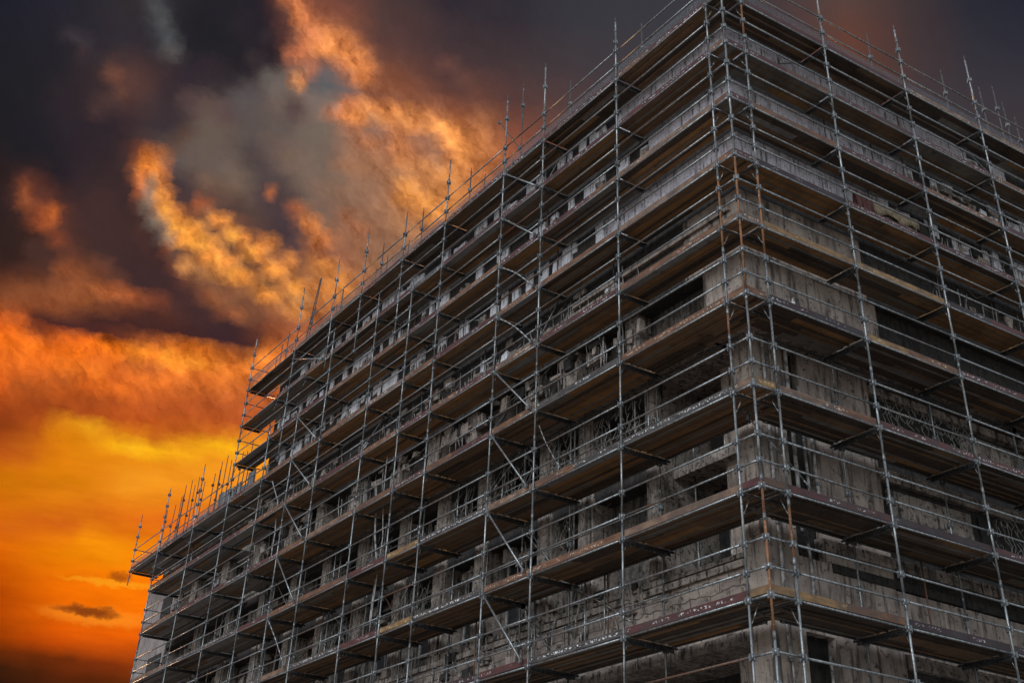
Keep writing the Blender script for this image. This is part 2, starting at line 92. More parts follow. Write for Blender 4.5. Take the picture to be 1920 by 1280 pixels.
    (65, 55, 57, 60, 50, 54, 54, 45, 51, 53, 43, 51, 56, 45, 51, 61, 47, 51, 68, 50, 52, 74, 53, 53, 77, 55, 54, 79, 57, 55, 74, 55, 54, 81, 58, 55, 59, 48, 51, 53, 45, 50, 65, 50, 54, 44, 40, 46, 40, 38, 45, 39, 37, 44, 38, 36, 44, 37, 35, 44, 36, 35, 43, 35, 34, 43, 34, 33, 42, 33, 33, 42, 33, 33, 42, 33, 33, 42, 33, 33, 43, 32, 33, 43, 32, 33, 44, 32, 33, 44, 32, 33, 44, 32, 33, 44),
    (53, 44, 50, 54, 45, 51, 53, 44, 50, 50, 42, 49, 53, 44, 49, 62, 52, 55, 61, 48, 51, 62, 48, 51, 64, 50, 52, 66, 51, 54, 63, 51, 54, 57, 48, 53, 52, 46, 52, 48, 43, 50, 57, 51, 57, 63, 55, 60, 56, 49, 55, 41, 38, 46, 39, 37, 46, 38, 36, 46, 37, 35, 45, 35, 34, 44, 34, 34, 44, 33, 33, 43, 32, 33, 43, 32, 33, 43, 32, 33, 43, 32, 33, 44, 32, 33, 44, 32, 33, 44, 32, 33, 44, 32, 33, 44),
    (48, 41, 47, 50, 42, 48, 48, 41, 47, 43, 39, 44, 52, 47, 50, 88, 83, 83, 81, 77, 79, 58, 55, 59, 50, 44, 50, 51, 45, 51, 52, 47, 53, 51, 46, 53, 49, 45, 52, 48, 44, 51, 46, 42, 50, 44, 41, 49, 42, 39, 48, 41, 38, 47, 40, 37, 47, 38, 37, 47, 37, 36, 46, 35, 35, 45, 33, 34, 44, 32, 33, 44, 32, 33, 44, 32, 33, 44, 32, 33, 44, 32, 33, 44, 32, 33, 44, 33, 33, 44, 33, 33, 44, 33, 33, 44),
    (38, 36, 41, 39, 36, 41, 38, 36, 41, 36, 35, 40, 37, 35, 40, 65, 66, 69, 81, 83, 86, 66, 65, 69, 58, 56, 61, 50, 45, 51, 51, 46, 51, 51, 46, 52, 50, 45, 51, 48, 44, 50, 46, 43, 50, 44, 41, 49, 42, 40, 48, 40, 38, 48, 39, 37, 48, 38, 37, 47, 37, 36, 46, 36, 35, 46, 34, 34, 45, 33, 34, 44, 32, 33, 44, 32, 33, 44, 32, 33, 44, 33, 33, 44, 33, 33, 44, 33, 33, 44, 33, 33, 44, 33, 33, 44),
    (36, 35, 40, 35, 34, 39, 35, 35, 39, 36, 35, 40, 37, 35, 40, 40, 37, 42, 58, 57, 61, 81, 82, 85, 67, 66, 70, 57, 54, 58, 49, 45, 50, 50, 46, 50, 49, 45, 50, 47, 44, 49, 46, 42, 49, 44, 41, 49, 42, 40, 48, 41, 39, 48, 40, 38, 48, 39, 37, 47, 38, 37, 47, 37, 36, 46, 35, 35, 45, 34, 34, 45, 33, 33, 44, 32, 33, 44, 33, 33, 44, 33, 33, 44, 33, 33, 44, 33, 33, 44, 33, 34, 44, 33, 34, 44),
    (39, 36, 42, 37, 35, 40, 36, 35, 40, 37, 35, 40, 38, 36, 41, 41, 38, 43, 43, 40, 45, 68, 68, 71, 79, 80, 83, 66, 64, 68, 53, 49, 53, 49, 45, 49, 48, 45, 49, 47, 44, 49, 46, 43, 49, 45, 42, 49, 43, 41, 49, 42, 40, 48, 40, 38, 48, 39, 38, 48, 38, 37, 47, 37, 36, 46, 36, 36, 46, 35, 35, 45, 34, 34, 44, 33, 33, 44, 33, 33, 44, 33, 34, 44, 33, 34, 44, 33, 34, 44, 33, 34, 44, 33, 34, 44),
    (41, 37, 42, 37, 35, 41, 36, 35, 40, 37, 35, 40, 38, 37, 42, 41, 39, 44, 44, 40, 46, 46, 43, 48, 61, 60, 64, 68, 67, 71, 64, 63, 66, 51, 47, 51, 49, 45, 49, 48, 44, 50, 47, 44, 50, 46, 43, 49, 44, 41, 49, 43, 40, 49, 41, 39, 48, 40, 38, 48, 39, 38, 47, 38, 37, 47, 37, 36, 46, 36, 35, 45, 35, 35, 45, 33, 34, 44, 33, 33, 44, 33, 34, 44, 33, 34, 44, 33, 34, 44, 34, 34, 44, 34, 34, 44),
    (38, 36, 41, 36, 35, 40, 36, 35, 40, 36, 35, 40, 38, 36, 42, 41, 38, 44, 43, 40, 46, 45, 42, 47, 50, 46, 51, 64, 63, 67, 64, 63, 67, 52, 48, 52, 50, 46, 50, 49, 45, 50, 48, 44, 50, 46, 43, 50, 45, 42, 49, 44, 41, 49, 42, 40, 48, 41, 39, 48, 40, 38, 47, 39, 38, 47, 38, 37, 46, 37, 36, 46, 36, 35, 45, 34, 34, 44, 33, 34, 44, 33, 34, 44, 34, 34, 44, 34, 34, 44, 34, 34, 44, 34, 34, 44),
    (36, 35, 40, 36, 35, 40, 36, 35, 40, 36, 35, 40, 37, 36, 41, 39, 38, 43, 42, 40, 46, 45, 42, 47, 46, 43, 48, 47, 44, 49, 48, 44, 49, 49, 45, 50, 50, 46, 50, 50, 46, 51, 48, 45, 50, 47, 44, 50, 46, 43, 50, 45, 42, 49, 43, 41, 49, 42, 40, 48, 41, 39, 48, 40, 38, 47, 39, 37, 47, 38, 37, 46, 37, 36, 45, 35, 35, 45, 34, 34, 44, 34, 34, 44, 34, 34, 44, 34, 34, 44, 34, 34, 44, 34, 34, 44),
    (35, 35, 40, 36, 35, 40, 36, 35, 40, 36, 35, 40, 36, 35, 40, 38, 37, 42, 41, 39, 45, 44, 41, 47, 46, 43, 49, 47, 44, 49, 48, 44, 50, 49, 45, 50, 50, 46, 51, 50, 46, 51, 49, 45, 51, 48, 44, 50, 47, 43, 50, 45, 42, 49, 44, 41, 49, 43, 40, 49, 42, 40, 48, 41, 39, 47, 40, 38, 47, 39, 37, 46, 37, 37, 46, 36, 36, 45, 35, 35, 44, 34, 34, 44, 34, 34, 44, 34, 34, 44, 34, 34, 44, 34, 34, 44),
    (35, 35, 40, 35, 35, 40, 36, 35, 40, 36, 35, 40, 37, 35, 41, 39, 37, 42, 41, 39, 45, 44, 42, 47, 46, 43, 49, 47, 44, 49, 48, 44, 50, 48, 45, 50, 49, 45, 51, 50, 46, 51, 50, 46, 51, 48, 45, 51, 47, 44, 50, 46, 43, 50, 45, 42, 49, 44, 41, 49, 42, 40, 48, 41, 39, 48, 40, 39, 47, 39, 38, 47, 38, 37, 46, 37, 36, 45, 36, 35, 45, 34, 34, 44, 34, 34, 44, 34, 34, 44, 34, 34, 44, 34, 34, 44),
    (36, 35, 41, 36, 35, 41, 37, 36, 41, 37, 36, 41, 38, 37, 42, 40, 38, 44, 42, 40, 46, 44, 42, 48, 46, 43, 49, 46, 44, 49, 47, 44, 50, 48, 45, 50, 49, 45, 51, 50, 46, 51, 50, 46, 52, 49, 45, 51, 48, 44, 51, 47, 43, 50, 46, 43, 50, 44, 42, 49, 43, 41, 49, 42, 40, 48, 41, 39, 47, 40, 38, 47, 39, 38, 46, 38, 37, 46, 37, 36, 45, 35, 35, 45, 34, 34, 44, 34, 34, 44, 34, 34, 44, 34, 34, 44),
    (37, 37, 43, 38, 37, 43, 39, 37, 43, 40, 38, 44, 41, 39, 45, 42, 40, 46, 43, 41, 47, 44, 42, 48, 45, 43, 49, 46, 43, 49, 47, 44, 50, 48, 44, 50, 48, 45, 51, 49, 46, 51, 50, 46, 52, 50, 46, 52, 48, 45, 51, 47, 44, 51, 46, 43, 50, 45, 42, 49, 44, 41, 49, 43, 41, 48, 42, 40, 48, 41, 39, 47, 39, 38, 47, 38, 37, 46, 37, 36, 46, 36, 35, 45, 35, 34, 44, 34, 34, 44, 34, 34, 44, 34, 34, 44),
))
SKY_WEST = (9.0, 0.6, 59.5, 76.25, (
    (71, 47, 34, 71, 46, 32, 71, 45, 31, 71, 43, 30, 70, 42, 28, 70, 40, 27, 70, 38, 26, 70, 37, 24, 70, 37, 23, 70, 36, 21, 69, 35, 20, 69, 34, 18, 69, 33, 17, 70, 33, 16, 70, 33, 15, 70, 33, 14, 70, 33, 13, 71, 33, 13, 73, 34, 13, 75, 35, 13, 77, 35, 13, 78, 36, 13, 80, 37, 13, 80, 37, 13, 81, 37, 13, 82, 37, 13, 83, 37, 13, 82, 37, 13, 78, 35, 13, 74, 33, 13, 69, 32, 12, 64, 30, 12),
    (74, 48, 33, 74, 47, 31, 74, 46, 30, 73, 44, 29, 73, 43, 28, 73, 41, 27, 73, 39, 26, 73, 38, 24, 73, 37, 23, 73, 37, 21, 73, 36, 19, 73, 35, 18, 73, 34, 16, 73, 34, 15, 74, 34, 15, 74, 34, 14, 74, 34, 13, 75, 34, 12, 77, 35, 12, 79, 36, 12, 81, 37, 12, 82, 37, 12, 84, 38, 12, 85, 38, 12, 85, 38, 12, 86, 38, 12, 87, 38, 12, 87, 38, 12, 83, 37, 12, 79, 35, 12, 74, 33, 12, 68, 31, 12),
    (76, 49, 33, 76, 48, 31, 76, 47, 30, 76, 45, 29, 76, 44, 28, 76, 42, 27, 76, 40, 26, 76, 39, 24, 76, 38, 23, 76, 37, 21, 76, 36, 19, 76, 36, 17, 76, 35, 15, 77, 35, 15, 77, 35, 14, 77, 35, 14, 77, 35, 13, 77, 35, 12, 80, 36, 12, 82, 37, 12, 84, 38, 12, 86, 38, 12, 88, 39, 12, 88, 39, 12, 89, 39, 12, 92, 40, 12, 95, 41, 12, 98, 42, 12, 97, 41, 12, 96, 40, 12, 95, 39, 12, 95, 39, 12),
    (78, 49, 33, 78, 49, 31, 78, 48, 29, 78, 46, 29, 78, 44, 28, 78, 43, 27, 78, 41, 26, 79, 39, 24, 79, 39, 23, 79, 38, 21, 79, 37, 19, 80, 37, 17, 81, 36, 15, 83, 37, 14, 84, 37, 14, 86, 38, 13, 89, 38, 13, 92, 39, 12, 97, 41, 12, 102, 42, 13, 108, 44, 13, 113, 46, 13, 119, 48, 13, 123, 49, 13, 127, 51, 13, 132, 52, 13, 136, 54, 13, 141, 55, 13, 131, 51, 14, 127, 49, 14, 124, 48, 14, 120, 47, 13),
    (90, 52, 32, 92, 53, 30, 93, 52, 29, 94, 50, 28, 95, 48, 28, 96, 47, 27, 98, 45, 26, 99, 44, 24, 100, 44, 23, 101, 44, 21, 103, 44, 19, 104, 44, 17, 105, 44, 15, 108, 45, 15, 111, 45, 14, 114, 46, 14, 117, 46, 14, 120, 47, 14, 125, 48, 14, 131, 51, 14, 136, 53, 14, 143, 55, 14, 151, 58, 14, 158, 61, 14, 165, 64, 14, 173, 68, 13, 181, 71, 13, 190, 75, 13, 194, 77, 12, 195, 77, 11, 197, 78, 11, 198, 78, 10),
    (111, 58, 33, 113, 58, 31, 115, 57, 29, 115, 56, 29, 116, 54, 28, 118, 52, 27, 120, 51, 26, 122, 51, 25, 124, 52, 23, 126, 53, 21, 129, 54, 19, 133, 56, 17, 138, 57, 15, 143, 59, 15, 149, 61, 14, 155, 62, 14, 161, 64, 13, 166, 66, 12, 174, 68, 11, 183, 72, 11, 193, 76, 11, 202, 80, 10, 211, 84, 10, 220, 87, 9, 226, 90, 9, 232, 93, 8, 238, 96, 8, 241, 99, 8, 243, 101, 8, 241, 100, 7, 238, 98, 7, 236, 97, 7),
    (144, 70, 33, 148, 71, 31, 151, 71, 29, 154, 71, 29, 157, 71, 28, 160, 72, 27, 163, 72, 26, 167, 73, 25, 171, 74, 23, 175, 75, 22, 179, 76, 20, 183, 78, 18, 187, 79, 16, 192, 80, 14, 196, 81, 13, 199, 82, 12, 203, 83, 10, 207, 84, 9, 212, 86, 8, 219, 89, 8, 225, 93, 8, 231, 96, 8, 236, 99, 7, 241, 102, 7, 243, 104, 7, 245, 106, 7, 247, 108, 6, 249, 110, 6, 250, 112, 6, 249, 111, 6, 247, 110, 5, 245, 108, 5),
    (173, 85, 33, 176, 86, 31, 179, 88, 30, 182, 89, 29, 186, 90, 28, 189, 91, 27, 193, 92, 26, 197, 93, 25, 200, 94, 23, 203, 95, 22, 207, 96, 20, 210, 97, 18, 213, 98, 16, 217, 99, 14, 220, 99, 13, 224, 98, 12, 227, 98, 11, 231, 97, 9, 234, 97, 8, 238, 100, 8, 242, 104, 7, 245, 107, 7, 248, 110, 6, 251, 113, 6, 251, 114, 6, 252, 115, 6, 252, 116, 5, 253, 117, 5, 253, 118, 5, 252, 117, 5, 249, 116, 5, 247, 114, 5),
    (189, 102, 33, 193, 104, 31, 197, 106, 30, 201, 106, 29, 206, 107, 28, 210, 108, 27, 214, 109, 26, 219, 109, 25, 221, 110, 24, 224, 110, 22, 227, 111, 20, 228, 111, 18, 230, 111, 16, 232, 110, 14, 234, 109, 13, 235, 107, 12, 237, 106, 11, 239, 104, 9, 241, 103, 8, 243, 106, 8, 245, 109, 7, 247, 111, 7, 249, 114, 6, 251, 116, 6, 252, 118, 5, 252, 119, 5, 253, 120, 5, 253, 120, 5, 253, 121, 5, 252, 121, 5, 250, 120, 5, 248, 118, 5),
    (195, 108, 33, 198, 109, 31, 202, 111, 30, 206, 110, 29, 209, 110, 28, 213, 110, 27, 216, 110, 26, 220, 110, 25, 222, 110, 24, 224, 110, 22, 225, 110, 20, 227, 110, 19, 229, 110, 17, 231, 110, 15, 233, 109, 14, 234, 109, 12, 236, 108, 11, 238, 108, 10, 240, 107, 8, 242, 110, 8, 244, 112, 7, 247, 115, 6, 249, 117, 6, 252, 120, 5, 253, 122, 5, 253, 123, 5, 253, 124, 5, 253, 125, 5, 253, 127, 5, 253, 128, 6, 251, 127, 6, 248, 126, 6),
    (194, 107, 33, 198, 109, 31, 201, 110, 30, 205, 110, 29, 209, 110, 28, 212, 110, 27, 216, 110, 26, 219, 110, 25, 221, 110, 24, 223, 110, 22, 225, 110, 21, 227, 110, 19, 228, 110, 17, 230, 110, 15, 232, 110, 14, 234, 110, 13, 236, 111, 11, 238, 111, 10, 239, 112, 9, 241, 114, 8, 244, 117, 8, 246, 121, 7, 249, 124, 7, 251, 128, 7, 253, 131, 6, 253, 132, 6, 253, 133, 7, 253, 135, 7, 253, 136, 7, 253, 140, 8, 252, 145, 10, 251, 143, 9),
    (194, 107, 33, 197, 109, 32, 201, 110, 30, 205, 110, 29, 208, 110, 28, 212, 110, 27, 215, 110, 26, 219, 110, 25, 221, 110, 24, 223, 110, 23, 225, 110, 21, 226, 110, 19, 228, 110, 17, 230, 110, 15, 232, 111, 14, 234, 112, 13, 235, 113, 12, 237, 115, 11, 239, 116, 10, 241, 119, 9, 243, 123, 9, 246, 127, 8, 248, 131, 8, 250, 135, 8, 252, 140, 8, 252, 141, 8, 252, 141, 9, 251, 140, 9, 249, 139, 10, 249, 141, 11, 251, 146, 12, 251, 146, 12),
    (194, 107, 34, 197, 109, 32, 200, 110, 30, 204, 110, 29, 208, 110, 28, 211, 110, 27, 215, 110, 26, 218, 110, 26, 221, 110, 24, 223, 110, 23, 224, 110, 21, 226, 110, 19, 228, 110, 17, 230, 110, 15, 231, 111, 14, 233, 113, 14, 235, 115, 14, 237, 117, 13, 238, 118, 13, 240, 120, 13, 241, 123, 14, 242, 125, 14, 244, 127, 15, 244, 128, 16, 245, 129, 16, 244, 128, 17, 242, 126, 17, 240, 124, 17, 238, 122, 17, 235, 120, 17, 235, 121, 17, 232, 121, 17),
    (193, 107, 34, 197, 108, 32, 200, 110, 30, 204, 110, 29, 207, 110, 28, 211, 110, 27, 214, 110, 27, 218, 110, 26, 221, 110, 25, 222, 110, 24, 224, 110, 23, 226, 110, 22, 228, 110, 21, 229, 110, 20, 231, 111, 20, 232, 112, 20, 233, 113, 20, 235, 114, 20, 236, 116, 21, 237, 116, 21, 237, 117, 21, 237, 117, 22, 237, 117, 22, 237, 116, 22, 237, 115, 23, 235, 113, 23, 232, 110, 23, 230, 109, 23, 229, 110, 22, 228, 111, 22, 227, 112, 21, 222, 110, 21),
    (193, 107, 34, 197, 108, 32, 200, 110, 30, 204, 110, 29, 207, 110, 28, 211, 110, 28, 214, 110, 27, 217, 110, 26, 220, 110, 25, 222, 110, 25, 224, 110, 24, 226, 110, 24, 227, 109, 24, 229, 109, 24, 230, 110, 24, 231, 111, 25, 232, 111, 25, 233, 114, 25, 234, 116, 26, 236, 118, 26, 236, 119, 26, 237, 120, 26, 237, 122, 26, 238, 123, 26, 238, 124, 26, 239, 126, 26, 238, 126, 26, 237, 127, 25, 236, 128, 25, 236, 129, 24, 236, 130, 23, 235, 130, 23),
    (193, 106, 34, 196, 108, 32, 200, 110, 30, 203, 110, 29, 207, 111, 29, 210, 111, 28, 214, 112, 27, 217, 113, 26, 220, 113, 26, 222, 115, 26, 224, 117, 26, 227, 119, 26, 229, 121, 27, 232, 123, 27, 234, 126, 27, 235, 127, 27, 236, 129, 27, 238, 131, 27, 239, 132, 28, 241, 133, 28, 241, 134, 28, 242, 136, 28, 242, 137, 28, 243, 138, 28, 243, 139, 29, 244, 141, 29, 243, 141, 28, 243, 143, 28, 244, 146, 29, 244, 148, 30, 245, 151, 31, 245, 152, 32),
    (193, 110, 34, 196, 112, 32, 199, 114, 30, 203, 115, 30, 206, 117, 29, 210, 118, 29, 213, 119, 29, 217, 121, 28, 220, 122, 28, 223, 125, 28, 226, 128, 28, 229, 132, 28, 232, 135, 29, 235, 139, 29, 238, 143, 29, 239, 143, 29, 241, 144, 29, 242, 145, 29, 244, 146, 30, 245, 146, 30, 246, 147, 30, 246, 147, 30, 246, 148, 30, 246, 148, 31, 246, 149, 31, 246, 149, 31, 245, 149, 30, 246, 151, 32, 246, 155, 34, 246, 154, 33, 245, 152, 32, 243, 149, 30),
    (193, 115, 34, 196, 116, 32, 199, 118, 31, 203, 120, 30, 206, 122, 30, 210, 124, 30, 213, 126, 30, 216, 128, 30, 219, 129, 30, 223, 133, 30, 227, 137, 30, 230, 141, 30, 234, 144, 30, 237, 148, 30, 240, 150, 30, 241, 150, 30, 242, 150, 31, 243, 150, 31, 244, 150, 32, 245, 150, 32, 246, 150, 33, 246, 151, 33, 246, 151, 33, 246, 152, 33, 246, 152, 32, 246, 153, 32, 246, 152, 31, 245, 149, 28, 244, 149, 28, 244, 147, 26, 243, 146, 24, 242, 145, 23),
    (192, 116, 34, 196, 118, 33, 199, 120, 31, 202, 121, 30, 206, 123, 30, 209, 125, 30, 213, 126, 30, 216, 128, 30, 219, 130, 30, 223, 133, 30, 226, 136, 30, 230, 140, 30, 233, 143, 30, 236, 147, 30, 240, 150, 30, 241, 151, 31, 242, 151, 31, 243, 151, 32, 244, 152, 33, 245, 152, 33, 246, 153, 33, 246, 153, 32, 246, 153, 32, 247, 154, 31, 247, 156, 29, 250, 165, 28, 253, 172, 27, 254, 176, 26, 254, 177, 26, 254, 180, 24, 255, 184, 26, 255, 187, 29),
    (192, 116, 34, 195, 118, 33, 199, 119, 31, 202, 121, 30, 206, 123, 30, 209, 125, 30, 212, 126, 30, 216, 128, 30, 219, 130, 30, 222, 132, 30, 226, 136, 30, 229, 140, 30, 233, 143, 30, 236, 147, 30, 240, 150, 30, 241, 151, 30, 242, 152, 30, 243, 152, 31, 243, 153, 31, 244, 153, 31, 245, 154, 30, 245, 154, 30, 254, 180, 24, 255, 182, 24, 250, 177, 24, 243, 165, 25, 235, 152, 26, 225, 137, 27, 215, 124, 27, 204, 108, 28, 215, 121, 26, 214, 118, 25),
    (192, 116, 34, 196, 118, 32, 199, 119, 31, 202, 121, 29, 206, 123, 29, 209, 125, 30, 213, 127, 30, 216, 128, 30, 219, 130, 30, 223, 133, 30, 226, 136, 30, 228, 139, 30, 231, 141, 30, 233, 143, 30, 234, 145, 31, 234, 144, 31, 232, 141, 31, 229, 139, 31, 227, 136, 32, 224, 133, 32, 221, 130, 32, 218, 126, 32, 216, 124, 31, 212, 119, 31, 198, 100, 30, 196, 98, 30, 195, 97, 29, 192, 92, 29, 189, 88, 29, 188, 86, 29, 187, 84, 29, 187, 83, 30),
    (187, 114, 42, 189, 115, 41, 191, 116, 41, 193, 116, 41, 195, 117, 41, 198, 117, 41, 200, 117, 40, 201, 116, 39, 203, 116, 38, 205, 115, 37, 205, 116, 37, 206, 116, 37, 206, 115, 36, 205, 114, 35, 205, 112, 34, 203, 109, 33, 200, 105, 34, 197, 101, 34, 193, 97, 34, 189, 92, 35, 185, 86, 35, 184, 85, 35, 184, 84, 35, 183, 84, 35, 184, 84, 34, 184, 85, 34, 185, 85, 35, 185, 85, 35, 186, 85, 35, 186, 85, 35, 185, 85, 35, 185, 84, 35),
    (167, 105, 60, 168, 105, 60, 169, 105, 60, 170, 104, 60, 172, 103, 58, 174, 101, 56, 176, 99, 54, 178, 96, 51, 179, 93, 48, 180, 90, 45, 181, 89, 43, 181, 88, 42, 182, 87, 41, 182, 86, 39, 182, 85, 38, 183, 85, 37, 182, 85, 37, 182, 85, 38, 182, 85, 38, 181, 86, 39, 181, 86, 39, 181, 86, 40, 181, 86, 40, 182, 86, 40, 183, 87, 40, 184, 87, 40, 187, 88, 40, 192, 90, 40, 194, 92, 39, 197, 93, 39, 199, 94, 38, 201, 95, 38),
    (155, 100, 68, 156, 100, 67, 158, 100, 66, 160, 99, 65, 163, 98, 62, 167, 96, 59, 170, 95, 56, 173, 93, 53, 177, 91, 49, 180, 90, 45, 180, 89, 44, 180, 88, 43, 180, 88, 43, 180, 88, 42, 180, 87, 42, 180, 87, 41, 179, 87, 42, 180, 88, 42, 181, 89, 43, 183, 91, 43, 185, 92, 44, 188, 95, 44, 193, 97, 44, 198, 99, 44, 204, 103, 45, 207, 105, 44, 210, 106, 44, 216, 110, 45, 213, 108, 44, 220, 109, 42, 229, 114, 41, 232, 116, 41),
    (155, 100, 68, 157, 100, 67, 158, 100, 66, 160, 100, 65, 163, 98, 62, 167, 97, 59, 170, 95, 56, 173, 94, 53, 177, 92, 49, 180, 91, 45, 180, 91, 45, 181, 91, 45, 182, 92, 45, 183, 93, 45, 185, 94, 45, 186, 96, 46, 189, 97, 46, 192, 100, 47, 195, 102, 47, 199, 104, 48, 203, 107, 48, 209, 110, 49, 215, 113, 48, 222, 116, 48, 231, 123, 49, 223, 114, 44, 221, 112, 43, 224, 114, 44, 246, 130, 50, 241, 124, 44, 215, 112, 47, 208, 106, 48),
    (155, 100, 68, 157, 100, 67, 158, 100, 66, 160, 100, 65, 163, 99, 62, 167, 98, 60, 170, 97, 56, 173, 96, 53, 176, 95, 49, 179, 94, 45, 181, 95, 45, 183, 96, 46, 186, 98, 47, 188, 100, 48, 191, 102, 49, 194, 105, 50, 198, 107, 50, 203, 110, 51, 208, 112, 51, 214, 115, 51, 221, 119, 51, 230, 125, 51, 238, 129, 50, 243, 131, 49, 252, 138, 51, 255, 144, 53, 255, 142, 46, 255, 152, 48, 255, 151, 47, 255, 149, 45, 255, 152, 48, 255, 136, 42),
    (155, 100, 68, 157, 100, 67, 158, 100, 66, 160, 100, 65, 163, 99, 63, 167, 99, 60, 170, 98, 57, 174, 97, 54, 177, 97, 50, 181, 96, 47, 185, 97, 46, 189, 100, 47, 193, 102, 48, 197, 104, 49, 201, 106, 49, 206, 108, 50, 211, 111, 50, 217, 115, 50, 224, 119, 50, 232, 125, 50, 243, 132, 50, 252, 138, 50, 202, 111, 46, 166, 89, 42, 175, 92, 42, 191, 101, 42, 226, 119, 41, 237, 125, 41, 237, 125, 41, 218, 114, 40, 197, 102, 40, 176, 90, 39),
    (155, 100, 68, 157, 100, 67, 158, 100, 66, 159, 100, 66, 163, 100, 63, 168, 100, 61, 173, 99, 58, 178, 99, 55, 183, 99, 53, 188, 99, 49, 193, 100, 48, 198, 102, 49, 203, 105, 49, 208, 107, 49, 212, 108, 50, 216, 110, 50, 220, 112, 50, 222, 116, 50, 223, 118, 50, 224, 120, 50, 225, 122, 51, 197, 107, 47, 76, 43, 37, 66, 39, 40, 63, 40, 44, 63, 40, 44, 64, 40, 43, 67, 41, 42, 69, 41, 40, 70, 40, 39, 70, 40, 38, 70, 40, 38),
    (155, 100, 68, 156, 100, 67, 158, 100, 66, 159, 100, 65, 163, 100, 64, 169, 100, 62, 173, 100, 60, 177, 100, 58, 181, 100, 56, 184, 100, 54, 187, 100, 53, 189, 101, 53, 191, 102, 53, 192, 102, 53, 193, 102, 53, 193, 101, 53, 192, 100, 53, 186, 98, 52, 179, 95, 52, 170, 91, 52, 159, 86, 51, 141, 77, 50, 98, 55, 44, 84, 49, 42, 70, 44, 44, 62, 42, 44, 64, 43, 45, 69, 45, 45, 69, 44, 44, 75, 46, 43, 82, 47, 41, 81, 47, 40),
    (155, 100, 68, 156, 100, 67, 158, 100, 66, 159, 100, 65, 161, 100, 64, 164, 100, 63, 167, 100, 62, 169, 100, 61, 170, 100, 60, 171, 100, 59, 172, 99, 59, 171, 98, 59, 170, 97, 58, 169, 95, 58, 169, 95, 57, 171, 95, 56, 172, 95, 56, 166, 92, 56, 158, 89, 55, 151, 85, 55, 144, 83, 55, 138, 80, 55, 121, 76, 57, 134, 83, 58, 158, 93, 59, 140, 81, 54, 116, 68, 50, 72, 48, 46, 66, 45, 45, 69, 46, 45, 80, 50, 46, 116, 63, 47),
    (155, 100, 68, 156, 100, 67, 158, 100, 66, 159, 100, 66, 161, 100, 65, 162, 101, 65, 164, 101, 64, 165, 101, 63, 167, 101, 63, 169, 102, 62, 170, 102, 62, 172, 102, 61, 173, 103, 61, 175, 103, 61, 177, 104, 61, 179, 105, 60, 182, 107, 60, 176, 104, 60, 198, 122, 63, 198, 123, 63, 164, 100, 60, 152, 92, 59, 139, 85, 58, 124, 79, 58, 128, 83, 60, 136, 87, 61, 145, 89, 59, 147, 86, 55, 113, 67, 50, 74, 48, 46, 68, 45, 45, 67, 45, 45),
    (154, 101, 69, 156, 101, 68, 158, 102, 68, 159, 102, 68, 161, 103, 67, 163, 103, 67, 165, 104, 66, 167, 104, 65, 169, 105, 65, 172, 105, 64, 174, 106, 63, 176, 107, 63, 178, 108, 63, 180, 110, 64, 183, 112, 64, 185, 114, 64, 191, 118, 65, 188, 117, 65, 181, 120, 71, 196, 128, 70, 168, 107, 64, 234, 147, 69, 252, 157, 68, 176, 111, 62, 152, 97, 61, 141, 88, 61, 127, 82, 60, 126, 82, 60, 131, 84, 59, 107, 67, 51, 97, 58, 48, 67, 45, 45),
    (154, 102, 69, 156, 102, 69, 157, 103, 69, 159, 104, 69, 161, 105, 69, 163, 105, 68, 166, 106, 68, 168, 107, 67, 171, 107, 67, 173, 108, 66, 175, 108, 66, 177, 110, 66, 178, 111, 66, 180, 112, 66, 210, 131, 66, 211, 132, 66, 220, 135, 67, 211, 132, 69, 201, 126, 69, 255, 163, 70, 206, 128, 64, 130, 86, 58, 145, 96, 61, 194, 125, 69, 255, 158, 68, 255, 164, 68, 204, 131, 65, 184, 119, 65, 159, 103, 62, 158, 104, 65, 207, 136, 75, 106, 63, 49),
    (155, 103, 71, 156, 104, 71, 158, 105, 72, 159, 106, 72, 160, 106, 72, 162, 107, 72, 163, 107, 72, 165, 107, 72, 166, 108, 71, 166, 108, 72, 167, 108, 72, 168, 108, 71, 170, 109, 71, 171, 109, 70, 188, 118, 68, 217, 135, 66, 199, 124, 65, 172, 108, 63, 169, 106, 63, 145, 92, 62, 170, 107, 63, 255, 158, 69, 243, 151, 68, 124, 81, 58, 112, 77, 59, 186, 118, 64, 251, 153, 69, 255, 159, 68, 249, 152, 66, 179, 111, 62, 129, 83, 59, 98, 74, 65),
    (157, 104, 73, 157, 105, 74, 158, 106, 74, 159, 107, 75, 160, 108, 76, 160, 108, 76, 160, 108, 76, 160, 108, 76, 160, 108, 76, 160, 108, 76, 159, 108, 77, 159, 108, 77, 161, 108, 75, 163, 107, 74, 161, 104, 72, 173, 109, 70, 207, 128, 67, 214, 132, 65, 172, 108, 63, 139, 89, 63, 213, 130, 67, 174, 108, 65, 161, 101, 62, 249, 154, 69, 255, 166, 69, 175, 111, 63, 105, 71, 57, 176, 114, 63, 237, 149, 66, 255, 169, 70, 255, 165, 67, 254, 161, 70),
    (158, 105, 76, 158, 106, 76, 158, 107, 77, 158, 108, 78, 158, 108, 79, 157, 108, 79, 156, 108, 79, 155, 108, 80, 154, 108, 81, 152, 108, 81, 150, 108, 82, 150, 108, 82, 152, 107, 79, 154, 105, 77, 152, 99, 73, 148, 95, 72, 149, 95, 72, 164, 102, 70, 169, 104, 67, 132, 85, 65, 92, 67, 65, 86, 64, 63, 196, 121, 65, 213, 128, 65, 153, 95, 60, 234, 143, 67, 255, 169, 70, 178, 112, 63, 101, 68, 57, 176, 113, 61, 254, 160, 68, 255, 165, 69),
